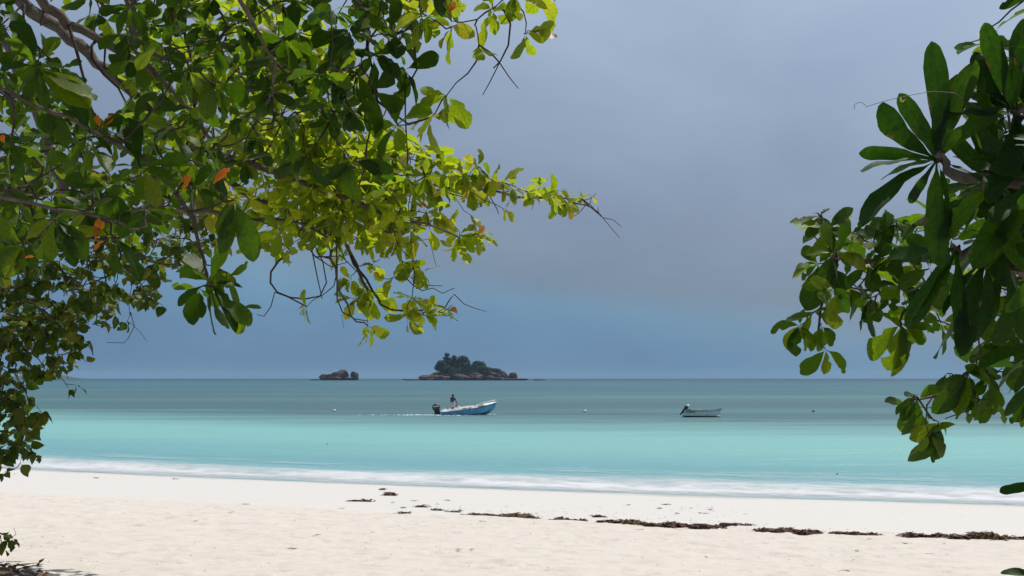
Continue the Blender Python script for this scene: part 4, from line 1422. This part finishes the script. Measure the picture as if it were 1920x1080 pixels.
        b = Vector(at(x, y, d)); e = at(tx, ty, d); t.twig_to(b, .003, keep=False)
        t.leaf(b, e - b, Vector((.2, -.8, .5)), (e - b).length * 1.05, m)
    # bare twigs
    t.bare(lim([(945, 20, 6.6), (957, 45, 6.6), (953, 85, 6.6), (938, 115, 6.6), (925, 128, 6.6)]), .008)
    t.bare(lim([(937, 117, 6.6), (918, 155, 6.6), (905, 178, 6.6)]), .005); t.bare(lim([(937, 118, 6.6), (955, 145, 6.6), (972, 166, 6.6)]), .005)
    t.bare(lim([(690, 30, 6.6), (693, 70, 6.6), (718, 97, 6.6)]), .010); t.bare(lim([(690, 40, 6.6), (688, 90, 6.6), (704, 150, 6.6), (708, 190, 6.6), (688, 270, 6.6), (686, 310, 6.6), (662, 380, 6.6)]), .009)
    t.bare(lim([(762, 0, 6.6), (775, 70, 6.6), (782, 130, 6.6), (760, 170, 6.6), (760, 215, 6.6), (765, 310, 6.6)]), .008)
    t.bare(lim([(708, 190, 6.6), (740, 215, 6.6), (765, 232, 6.6), (806, 222, 6.6)]), .009)
    t.bare(lim([(650, 0, 6.6), (632, 30, 6.6), (640, 45, 6.6)]), .005)
    t.bare(lim([(130, 50, 5.95), (145, 100, 5.9), (158, 150, 5.9), (165, 185, 5.9), (185, 240, 5.9)]), .011)
    t.bare(lim([(190, 65, 6.1), (172, 85, 6.0), (172, 110, 6.0), (195, 140, 6.0), (222, 165, 6.0), (236, 192, 6.0)]), .010)
    t.bare(lim([(75, 48, 5.9), (100, 38, 5.9)]), .005)
    t.bare(lim([(195, 128, 6), (210, 130, 6), (250, 190, 6)]), .006)
    t.finish()


# ---- middle almond tree: sunlit yellow green branches reaching right
def mid_almond():
    bx, by = -6.2, 9.2
    gz = float(beach_z(shore_s(bx, by)))
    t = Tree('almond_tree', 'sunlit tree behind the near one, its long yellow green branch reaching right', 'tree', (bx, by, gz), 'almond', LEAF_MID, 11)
    k = t.k
    top = Vector((-5.0, 9.4, 6.6))
    t.limb([(bx, by, gz - .2), (bx - .05, by, gz + 1.5), (-5.7, 9.3, 5.2), top], .24, .14, 'trunk', .01)
    t.limb([top, at(-60, -60, 9.3), at(200, 130, 9.2), at(330, 255, 9.2), at(420, 330, 9.2), at(520, 390, 9.3), at(600, 415, 9.4), at(655, 470, 9.5), at(690, 545, 9.5)], .075, .010)
    t.limb([top, at(60, -200, 9.5), at(300, -60, 9.6), at(430, 120, 9.6), at(560, 250, 9.6), at(680, 320, 9.6), at(790, 347, 9.6), at(910, 356, 9.6), at(1000, 370, 9.6), at(1085, 378, 9.6), at(1112, 390, 9.6)], .06, .004)
    t.limb([at(330, 255, 9.2), at(450, 300, 9.0), at(590, 350, 8.9), at(720, 400, 8.9), at(790, 420, 8.9), at(860, 445, 8.9)], .035, .006)
    t.limb([at(-60, -60, 9.3), at(60, 180, 9.0), at(140, 390, 8.8), at(300, 390, 8.8), at(420, 400, 8.8), at(560, 420, 8.9), at(640, 460, 9.0)], .06, .007)
    t.limb([at(430, 120, 9.6), at(560, 100, 9.9), at(700, 170, 9.9), at(760, 270, 9.8)], .04, .006)
    t.limb([at(600, 415, 9.4), at(620, 470, 9.3), at(632, 520, 9.3), at(660, 590, 9.3), at(690, 612, 9.3)], .014, .005)
    t.limb([at(655, 470, 9.5), at(700, 545, 9.4), at(735, 580, 9.4), at(800, 582, 9.4), at(848, 590, 9.4)], .012, .004)
    polyA = [(230, 60), (430, -20), (620, 60), (700, 230), (760, 290), (770, 400), (720, 440), (640, 450), (560, 430), (470, 440), (420, 395), (300, 330)]
    for n, sp, d0, d1 in ((95, 34, 8.6, 9.3), (95, 34, 9.4, 10.4)):
        for x, y in scatter(k, polyA, n, sp):
            tip = at(x, y, k.uniform(d0, d1)); ax = t.twig_to(tip, .005); t.rosette(tip, ax, k.uniform(.15, .21), k.randint(5, 8), hang=.3)
    polyB = [(500, 250), (720, 270), (850, 310), (800, 400), (740, 450), (640, 440), (540, 410)]
    for x, y in scatter(k, polyB, 60, 25):
        tip = at(x, y, k.uniform(8.8, 9.8)); ax = t.twig_to(tip, .005); t.rosette(tip, ax, k.uniform(.15, .2), k.randint(6, 9), hang=.25)
    for _ in range(60):
        tip = at(k.uniform(-250, 380), k.uniform(-600, -60), k.uniform(8.6, 10.6)); ax = t.twig_to(tip, .006); t.rosette(tip, ax, k.uniform(.17, .23), k.randint(6, 9))
    for x, y, L, n in ((790, 275, .16, 6), (815, 300, .16, 6), (845, 318, .16, 7), (870, 330, .16, 7), (895, 312, .14, 5), (918, 335, .15, 7), (942, 342, .14, 6), (960, 352, .13, 6), (985, 358, .11, 4), (1012, 352, .14, 6), (1030, 368, .14, 6), (1052, 372, .11, 4), (1046, 356, .10, 3),
                       (820, 355, .15, 6), (850, 348, .14, 5), (880, 352, .13, 5), (905, 362, .12, 4), (1040, 382, .10, 4), (1062, 382, .09, 3), (945, 392, .10, 3), (1072, 374, .09, 3), (1090, 372, .08, 3), (1108, 368, .07, 2), (1000, 366, .12, 5),
                       (838, 420, .14, 5), (862, 440, .15, 6), (890, 440, .15, 6), (905, 436, .13, 4), (855, 462, .14, 4), (815, 405, .13, 4), (805, 430, .13, 4),
                       (770, 440, .15, 6), (745, 420, .16, 6), (720, 455, .16, 6), (755, 490, .14, 5), (775, 500, .13, 4), (790, 510, .12, 3), (738, 520, .14, 4),
                       (680, 545, .16, 6), (700, 560, .17, 7), (665, 560, .16, 5), (690, 612, .15, 5), (658, 525, .14, 4), (775, 560, .16, 6), (765, 592, .16, 5), (795, 590, .16, 6), (840, 580, .09, 3), (575, 575, .12, 4), (545, 462, .16, 5), (525, 455, .15, 5), (570, 440, .15, 5),
                       (640, 480, .13, 4), (700, 495, .13, 4), (610, 455, .14, 4), (725, 235, .13, 5), (745, 262, .14, 5)):
        tip = at(x, y, 9.4 + k.uniform(-.35, .3)); ax = t.twig_to(tip, .0038); t.rosette(tip, ax, L * 1.18, n + 2, hang=.4)
    for x, y, tx, ty, m in ((803, 392, 790, 376, LEAF_OLD), (895, 440, 905, 422, LEAF_OLD), (892, 428, 880, 430, LEAF_OLD), (892, 436, 900, 441, LEAF_OLD), (858, 588, 850, 575, LEAF_OLD), (712, 520, 704, 510, LEAF_OLD)):
        b = Vector(at(x, y, 9.2)); e = at(tx, ty, 9.2); t.twig_to(b, .003, keep=False); t.leaf(b, e - b, Vector((.2, -.8, .5)), (e - b).length * 1.1, m)
    B = lambda pts, r=.006, d=9.35: t.bare(lim([(x, y, d) for x, y in pts]), r)
    B([(1085, 378), (1108, 372), (1118, 362)], .004); B([(1100, 382), (1115, 395), (1130, 408), (1150, 412), (1165, 425)], .005); B([(1130, 408), (1150, 432), (1162, 446)], .004); B([(1122, 400), (1121, 388)], .005); B([(1098, 385), (1085, 400), (1076, 406)], .005)
    B([(545, 470), (522, 490), (508, 510), (507, 530), (520, 548), (545, 558), (575, 560), (600, 555), (612, 530), (605, 490), (590, 460)], .010)
    B([(515, 548), (508, 575), (495, 593), (482, 590)], .006); B([(630, 440), (632, 500), (632, 560), (642, 585), (665, 598), (690, 602)], .008); B([(640, 590), (645, 615)], .003)
    B([(600, 430), (585, 470), (595, 520), (604, 560)], .008); B([(560, 440), (590, 480), (620, 500), (650, 492), (640, 470)], .007); B([(590, 482), (640, 480), (660, 500), (680, 520)], .007)
    B([(755, 515), (775, 535), (792, 545), (812, 540), (830, 550), (852, 540)], .006); B([(770, 520), (800, 535), (830, 536)], .006); B([(852, 552), (870, 570), (890, 578), (912, 584)], .005)
    B([(735, 580), (800, 592), (845, 592), (858, 602)], .006); B([(800, 586), (832, 585), (848, 572)], .006); B([(770, 455), (805, 448), (818, 500)], .004)
    B([(790, 350), (840, 362), (880, 372), (905, 385), (885, 396)], .006); B([(850, 366), (870, 395), (885, 405)], .004); B([(918, 368), (932, 392), (935, 402)], .006); B([(722, 405), (760, 412), (800, 425)], .007); B([(720, 398), (770, 395), (805, 400), (812, 392)], .006)
    t.finish()


# ---- far tree at lower left with small leaves
def far_tree():
    bx, by = -8.0, 14.0
    gz = float(beach_z(shore_s(bx, by)))
    t = Tree('shore_tree', 'farther tree with small dark leaves trailing down the left edge', 'tree', (bx, by, gz), 'small', LEAF_FAR, 23)
    k = t.k
    top = Vector((-7.4, 14.1, 4.8))
    t.limb([(bx, by, gz - .2), (-7.9, 14.0, 2.6), (-7.6, 14.0, 3.8), top], .18, .10, 'trunk', .01)
    t.limb([top, at(-120, 380, 14), at(60, 420, 13.8), at(200, 460, 13.8), at(320, 500, 13.8)], .06, .010)
    t.limb([top, at(-140, 470, 13.6), at(0, 540, 13.4), at(100, 600, 13.4), at(150, 660, 13.4)], .05, .008)
    t.limb([(-7.6, 14.0, 3.8), at(-160, 660, 13.6), at(-40, 700, 13.2), at(20, 760, 13.2), at(40, 830, 13.2)], .045, .007)
    t.limb([top, at(0, 300, 14.4), at(200, 330, 14.6), at(380, 400, 14.6), at(450, 430, 14.6)], .06, .008)
    t.limb([at(-160, 660, 13.6), at(-90, 860, 13.0), at(-40, 960, 12.6), at(0, 1000, 12.4)], .02, .005)
    poly = [(-120, 300), (300, 330), (440, 380), (470, 430), (400, 470), (330, 510), (300, 560), (240, 575), (170, 590), (110, 640), (-120, 640)]
    for n, sp, d0, d1 in ((190, 18, 13.0, 13.9), (190, 18, 14.0, 15.2)):
        for x, y in scatter(k, poly, n, sp):
            tip = at(x, y, k.uniform(d0, d1)); ax = t.twig_to(tip, .006); t.rosette(tip, ax, k.uniform(.13, .19), k.randint(4, 7), spread=(40, 120), hang=.6)
    poly2 = [(-120, 620), (120, 600), (165, 640), (150, 690), (110, 700), (60, 710), (50, 760), (60, 830), (50, 850), (20, 870), (-120, 900)]
    for n, sp, d0, d1 in ((75, 19, 12.9, 13.5), (50, 22, 13.5, 14.4)):
        for x, y in scatter(k, poly2, n, sp):
            tip = at(x, y, k.uniform(d0, d1)); ax = t.twig_to(tip, .006); t.rosette(tip, ax, k.uniform(.14, .20), k.randint(4, 6), spread=(40, 125), hang=.7)
    for x, y, n, L in ((160, 680, 1, .2), (128, 728, 2, .16), (142, 722, 2, .16), (238, 603, 2, .15), (275, 565, 2, .14), (305, 572, 2, .13), (75, 770, 4, .17), (80, 785, 2, .13), (68, 850, 3, .15), (38, 868, 1, .17), (8, 885, 3, .16), (4, 1000, 4, .17), (22, 1008, 2, .16), (0, 1015, 2, .17), (10, 1030, 1, .1), (192, 600, 3, .14), (215, 590, 3, .14)):
        tip = at(x, y, 13.2 if y < 950 else 12.4); ax = t.twig_to(tip, .004); t.rosette(tip, ax, L, n, spread=(40, 120), hang=1.0)
    B = lambda pts, r=.004, d=13.3: t.bare(lim([(x, y, d) for x, y in pts]), r)
    B([(245, 585), (252, 612), (240, 635), (232, 643), (200, 642)], .006); B([(252, 612), (265, 625), (275, 640)], .004); B([(120, 690), (128, 712)], .005); B([(180, 610), (215, 615)], .006); B([(12, 1015), (30, 1002), (26, 990)], .005, 12.4)
    t.finish()


# ---- right: almond branch behind
def right_almond():
    bx, by = 4.3, 7.2
    gz = float(beach_z(shore_s(bx, by)))
    t = Tree('almond_tree', 'tree at right with mid sized leaves hanging over the horizon', 'tree', (bx, by, gz), 'almond', LEAF_NEAR2, 31)
    k = t.k
    top = Vector((3.8, 7.1, 4.6))
    t.limb([(bx, by, gz - .2), (4.35, 7.2, 2.8), (4.1, 7.15, 3.8), top], .17, .09, 'trunk', .01)
    t.limb([top, at(2040, 460, 6.8), at(1900, 480, 6.7), at(1780, 490, 6.6), at(1660, 488, 6.6), at(1570, 475, 6.6), at(1545, 420, 6.6), at(1537, 405, 6.6)], .05, .006)
    t.limb([(4.1, 7.15, 3.8), at(2060, 560, 6.9), at(1940, 590, 6.8), at(1880, 640, 6.7), at(1835, 690, 6.6), at(1770, 735, 6.6), at(1712, 742, 6.6)], .035, .005)
    t.limb([at(1570, 475, 6.6), at(1545, 530, 6.6), at(1538, 600, 6.6), at(1540, 650, 6.6)], .012, .005)
    t.limb([at(1780, 490, 6.6), at(1745, 540, 6.5), at(1700, 580, 6.5), at(1690, 605, 6.5)], .012, .005)
    t.limb([at(1940, 590, 6.8), at(1950, 700, 6.7), at(1925, 740, 6.6)], .012, .005)
    poly = [(1530, 430), (1640, 430), (1720, 400), (1960, 330), (1960, 680), (1860, 640), (1800, 620), (1720, 590), (1620, 570), (1540, 560)]
    for n, sp, d0, d1 in ((30, 46, 6.2, 6.6), (26, 48, 6.7, 7.4)):
        for x, y in scatter(k, poly, n, sp):
            tip = at(x, y, k.uniform(d0, d1)); ax = t.twig_to(tip, .005); t.rosette(tip, ax, k.uniform(.16, .21), k.randint(5, 8), hang=.35)
    for _ in range(26):
        tip = at(k.uniform(1800, 2300), k.uniform(-50, 420), k.uniform(6.4, 7.6)); ax = t.twig_to(tip, .006); t.rosette(tip, ax, k.uniform(.17, .22), k.randint(6, 8))
    for x, y in ((1705, 765), (1742, 815), (1850, 695), (1800, 735), (1868, 755), (1900, 700), (1905, 640), (1835, 665), (1775, 700), (1720, 750)):
        tip = at(x, y, k.uniform(6.4, 6.8)); ax = t.twig_to(tip, .0045); t.rosette(tip, ax, k.uniform(.11, .17), k.randint(3, 5), hang=.9)
    t.limb([top, (3.7, 7.0, 5.4), (3.4, 6.9, 6.2)], .06, .02); t.limb([top, (4.3, 7.3, 5.3), (4.7, 7.5, 6.0)], .05, .02)
    for _ in range(34):
        tip = Vector((k.gauss(4.0, .6), k.gauss(7.1, .7), k.uniform(5.2, 6.6))); ax = t.twig_to(tip, .006)
        if at(1905, 0, tip.y).x < tip.x - .2: t.rosette(tip, ax, k.uniform(.17, .22), k.randint(6, 8))
    hand = {(1537, 404, 6.6): ((1500, 408), (1517, 436), (1555, 388), (1528, 394), (1552, 440), (1565, 425)),
            (1597, 437, 6.55): ((1582, 392), (1575, 405), (1620, 412), (1650, 430), (1560, 432), (1598, 470)),
            (1535, 495, 6.6): ((1506, 458), (1557, 468), (1495, 500), (1498, 518), (1512, 575), (1525, 540)),
            (1525, 585, 6.6): ((1480, 590), (1500, 640), (1560, 600), (1545, 575)), (1500, 610, 6.6): ((1444, 610), (1475, 645), (1520, 655), (1505, 575), (1490, 655), (1530, 640)),
            (1540, 612, 6.6): ((1568, 645), (1545, 655), (1520, 650), (1570, 630)), (1548, 655, 6.6): ((1500, 695), (1592, 692), (1553, 698)),
            (1590, 540, 6.6): ((1560, 600), (1612, 600), (1585, 575), (1620, 570)), (1680, 415, 6.5): ((1635, 415), (1640, 440), (1665, 395), (1700, 440), (1720, 430), (1645, 465), (1690, 480)),
            (1645, 585, 6.5): ((1618, 600), (1700, 612), (1660, 560)), (1690, 607, 6.5): ((1627, 668), (1688, 702), (1712, 672), (1735, 632), (1665, 690), (1742, 610)),
            (1720, 742, 6.55): ((1680, 765), (1710, 790), (1698, 815), (1700, 735)), (1760, 790, 6.55): ((1708, 818), (1738, 838), (1782, 812), (1722, 870), (1762, 860)),
            (1815, 700, 6.55): ((1762, 760), (1790, 768), (1820, 770), (1750, 720), (1840, 700), (1835, 745)), (1860, 720, 6.6): ((1840, 790), (1862, 770), (1885, 770), (1830, 680), (1870, 690)),
            (1925, 740, 6.6): ((1900, 790), (1925, 800)), (1880, 690, 6.6): ((1860, 640), (1920, 690), (1900, 720), (1850, 660))}
    for (x, y, d), tips in hand.items():
        c = Vector(at(x, y, d)); t.twig_to(c, .0045)
        for tx, ty in tips:
            e = at(tx, ty, d + k.uniform(-.10, .06)); dv = e - c
            t.leaf(c + dv * .03, dv, Vector((k.gauss(0, .32), -.65, .65)), dv.length * 1.03, None, 1.0)
    B = lambda pts, r=.006, d=6.55: t.bare(lim([(x, y, d) for x, y in pts]), r)
    B([(1560, 470), (1540, 460), (1525, 440), (1518, 425)]); B([(1720, 745), (1740, 775), (1752, 790)], .007); B([(1830, 765), (1800, 775), (1772, 785)], .006); B([(1845, 690), (1835, 640), (1840, 600)], .008)
    t.finish()


LEAF_NEAR2 = LEAF_NEAR


# ---- right: close plant with thick paddle leaves
def big_leaf():
    bx, by = 1.95, 3.0
    gz = float(beach_z(shore_s(bx, by)))
    t = Tree('shore_shrub', 'close shrub at the right edge with thick paddle shaped leaves', 'shrub', (bx, by, gz), 'big', LEAF_BIG, 41)
    k = t.k
    t.limb([(bx, by, gz - .15), (1.9, 3.0, 2.7), (1.75, 2.95, 3.4), (1.6, 2.9, 3.75)], .06, .03, 'trunk', .006)
    t.limb([(1.6, 2.9, 3.75), at(2060, 330, 2.8), at(1930, 350, 2.75), at(1830, 345, 2.75), at(1775, 320, 2.75), at(1757, 300, 2.75)], .022, .009)
    t.limb([(1.6, 2.9, 3.75), at(2040, 240, 2.8), at(1960, 220, 2.8), at(1905, 212, 2.8)], .02, .009)
    t.limb([(1.75, 2.95, 3.4), at(2060, 540, 2.85), at(1930, 510, 2.8), at(1840, 485, 2.75), at(1795, 468, 2.75)], .02, .008)
    t.limb([(1.75, 2.95, 3.4), at(2080, 640, 2.9), at(1990, 660, 2.8), at(1945, 660, 2.8)], .016, .008)
    t.limb([(1.85, 3.0, 2.95), at(2060, 880, 2.9), at(1965, 895, 2.85)], .014, .007)
    t.limb([(1.9, 3.0, 2.6), at(2080, 1060, 2.9), at(1975, 1085, 2.85)], .014, .007)
    hand = {(1757, 300, 2.75): ((1738, 128, .1), (1828, 146, .05), (1612, 204, -.1), (1688, 218, .12), (1624, 276, 0), (1624, 306, -.08), (1852, 216, .05), (1624, 398, -.12), (1652, 328, .1), (1742, 462, -.12), (1690, 372, .05), (1775, 178, .15), (1800, 430, -.1), (1850, 330, -.1)),
            (1905, 215, 2.8): ((1848, 66, .05), (1905, 66, 0), (1834, 110, .1), (1824, 92, .16), (1822, 170, .1), (1838, 145, 0), (1935, 60, .1), (1870, 90, .2), (1790, 180, -.05), (1960, 130, 0), (1880, 330, -.15), (1950, 300, -.1)),
            (1875, 350, 2.75): ((1780, 262, .1), (1830, 230, .1), (1775, 420, -.1), (1830, 470, -.15), (1920, 470, -.15), (1880, 500, -.1), (1960, 420, 0), (1800, 360, .1), (1950, 290, .1), (1795, 405, .1), (1860, 245, .1)),
            (1930, 340, 2.7): ((1850, 300, 0), (1870, 450, -.1), (1910, 500, -.05), (1960, 500, 0), (1860, 390, -.1), (1840, 260, .1)),
            (1795, 468, 2.75): ((1692, 566, -.08), (1735, 565, .1), (1745, 608, -.1), (1780, 672, .1), (1820, 640, -.08), (1800, 560, .05), (1668, 460, .12), (1700, 450, .15)),
            (1848, 485, 2.75): ((1822, 642, -.1), (1842, 640, 0), (1875, 600, .1), (1760, 560, .1), (1905, 560, .1), (1860, 400, .1), (1800, 600, .05)),
            (1890, 500, 2.75): ((1882, 632, -.05), (1905, 628, .1), (1858, 575, .1), (1930, 640, 0), (1940, 560, .1), (1920, 420, .05)),
            (1945, 660, 2.8): ((1858, 665, -.05), (1872, 612, .1), (1905, 730, 0), (1865, 700, .1), (1915, 600, 0)),
            (1962, 897, 2.85): ((1879, 912, 0), (1990, 990, .1), (2010, 830, 0)), (1975, 1085, 2.85): ((1890, 1056, 0), (1905, 1100, .1), (2010, 1000, .1))}
    for (x, y, d), tips in hand.items():
        c = Vector(at(x, y, d)); t.twig_to(c, .006)
        for tx, ty, dz in tips:
            e = at(tx, ty, d + dz); dv = e - c
            t.leaf(c + dv * .02, dv, Vector((k.gauss(0, .3), .9, .25)) if ty < y - 70 else Vector((k.gauss(0, .5), -.55, .6 + k.gauss(0, .3))), dv.length * 1.04)
    for x, y, d, n in ((1908, 205, 2.85, 9), (1890, 255, 2.9, 7), (1880, 345, 2.8, 8), (1935, 300, 2.75, 8), (1930, 420, 2.8, 8), (1860, 440, 2.95, 7), (1925, 130, 2.9, 7)):
        tip = at(x, y, d); ax = t.twig_to(tip, .006); t.rosette(tip, ax, k.uniform(.15, .185), n, spread=(35, 100), hang=.2)
    # crown outside the frame, above and to the right
    for _ in range(60):
        tip = at(k.uniform(1970, 2500), k.uniform(-300, 700), k.uniform(2.4, 3.6)); ax = t.twig_to(tip, .006); t.rosette(tip, ax, k.uniform(.15, .2), k.randint(7, 10))
    for _ in range(12):
        tip = at(k.uniform(1840, 2000), k.uniform(240, 480), k.uniform(2.95, 3.3)); ax = t.twig_to(tip, .006); t.rosette(tip, ax, k.uniform(.14, .19), k.randint(6, 9), hang=.5)
    # dry vine across the gap
    vine = material('dry vine', (0.16, 0.13, 0.10), .8); flo = material('withered yellow flower', (0.55, 0.42, 0.18), .8)
    mb = MB()
    mb.tube([p - t.base for p in lim([(1603, 204, 2.68), (1601, 198, 2.68), (1606, 193, 2.68), (1615, 192, 2.68), (1622, 197, 2.68), (1625, 200, 2.68), (1650, 192, 2.68), (1680, 184, 2.68), (1715, 177, 2.7), (1750, 171, 2.72), (1790, 174, 2.75), (1830, 200, 2.78)])], .0007, 5)
    link('dry_vine', mb.mesh('dry_vine'), vine, t.root)
    mb = MB()
    for a, b, w in (((1688, 182), (1690, 191), 3), ((1690, 189), (1699, 187), 2), ((1690, 190), (1695, 191), 2)):
        p = at(*a, 2.68) - t.base; q = at(*b, 2.68) - t.base; s = Vector((w * .0006, -.002, w * .0008))
        mb.add([p, (p + q) / 2 + s, q, (p + q) / 2 - s], [(0, 1, 2, 3)])
    link('flower', mb.mesh('flower'), flo, t.root)
    t.finish()


# ---- bank with dead leaves in the lower left corner
def litter_bank():
    soil = material('dark root mat', (0.11, 0.095, 0.075), .95, var=.6, vscale=9, bump=1.0, bscale=12)
    g = ground_at(-105, 1092)
    k = random.Random(5)
    t = empty('leaf_litter_bank', g, 'dark bank of dead leaves and roots in the lower left corner', 'leaf litter')
    nx, ny = 46, 30; V = []
    for j in range(ny):
        for i in range(nx):
            u = i / (nx - 1) * 2 - 1; v = j / (ny - 1) * 2 - 1
            h = .22 * max(0, 1 - u * u) ** .9 * max(0, 1 - v * v) ** .8
            h += .05 * (mnoise.noise(Vector((u * 6, v * 5, 1.3)))) * (h > 0) + .03 * mnoise.noise(Vector((u * 17, v * 13, 4)))
            V.append((u * 1.05, v * .8 - .1, h - .05))
    link('root_mat', np_mesh('root_mat', V, grid_quads(nx, ny)), soil, t)
    me = [leaf_mesh('almond', q, LEAF_DRY) for q in range(6)]
    for i in range(150):
        a = k.uniform(0, 6.28); r = k.random() ** .5
        u = r * math.cos(a); v = r * math.sin(a)
        z = .22 * max(0, 1 - u * u) ** .9 * max(0, 1 - v * v) ** .8 + k.uniform(-.01, .03)
        o = bpy.data.objects.new('dead_leaf', k.choice(me)); COL.objects.link(o); o.parent = t
        o.location = (u * 1.1, v * .85 - .1, max(z - .02, .015)); o.rotation_euler = (k.gauss(0, .4), k.gauss(0, .4), k.uniform(0, 6.28)); s = k.uniform(.07, .15); o.scale = (s, s, s)
    mb = MB()
    for i in range(9):
        a = k.uniform(-.6, .9); p = Vector((.55 + k.uniform(-.2, .35), -.1 + k.uniform(-.5, .5), .1)); d = Vector((math.cos(a), k.uniform(-.4, .2), k.uniform(.0, .3))).normalized()
        mb.tube([p, p + d * .12 + Vector((0, 0, .02)), p + d * k.uniform(.2, .34)], [.008, .006, .003], 5)
    o = link('stick_tangle', mb.mesh('stick_tangle'), twig_bark, t); o['kind'] = 'stuff'


near_almond()
mid_almond()
far_tree()
right_almond()
big_leaf()
litter_bank()

# ------------------------------------------------------------------ sea air
def build_haze():
    lo = Vector((-17000, -70, -4.2)); hi = Vector((17000, 15500, 75))
    mb = MB(); mb.box((lo + hi) / 2, hi - lo)
    m = bpy.data.materials.new('sea haze'); m.use_nodes = True
    nd = m.node_tree.nodes; nd.clear()
    o = nd.new('ShaderNodeOutputMaterial'); v = nd.new('ShaderNodeVolumePrincipled')
    v.inputs['Color'].default_value = (0.45, 0.68, 0.90, 1)
    v.inputs['Density'].default_value = HAZE_D
    v.inputs['Anisotropy'].default_value = 0.0
    m.node_tree.links.new(v.outputs[0], o.inputs['Volume'])
    h = mb.build('haze', m)
    tag(h, 'thin bluish sea air over the whole bay', kind='stuff')
HAZE_D = 0.00004
build_haze()
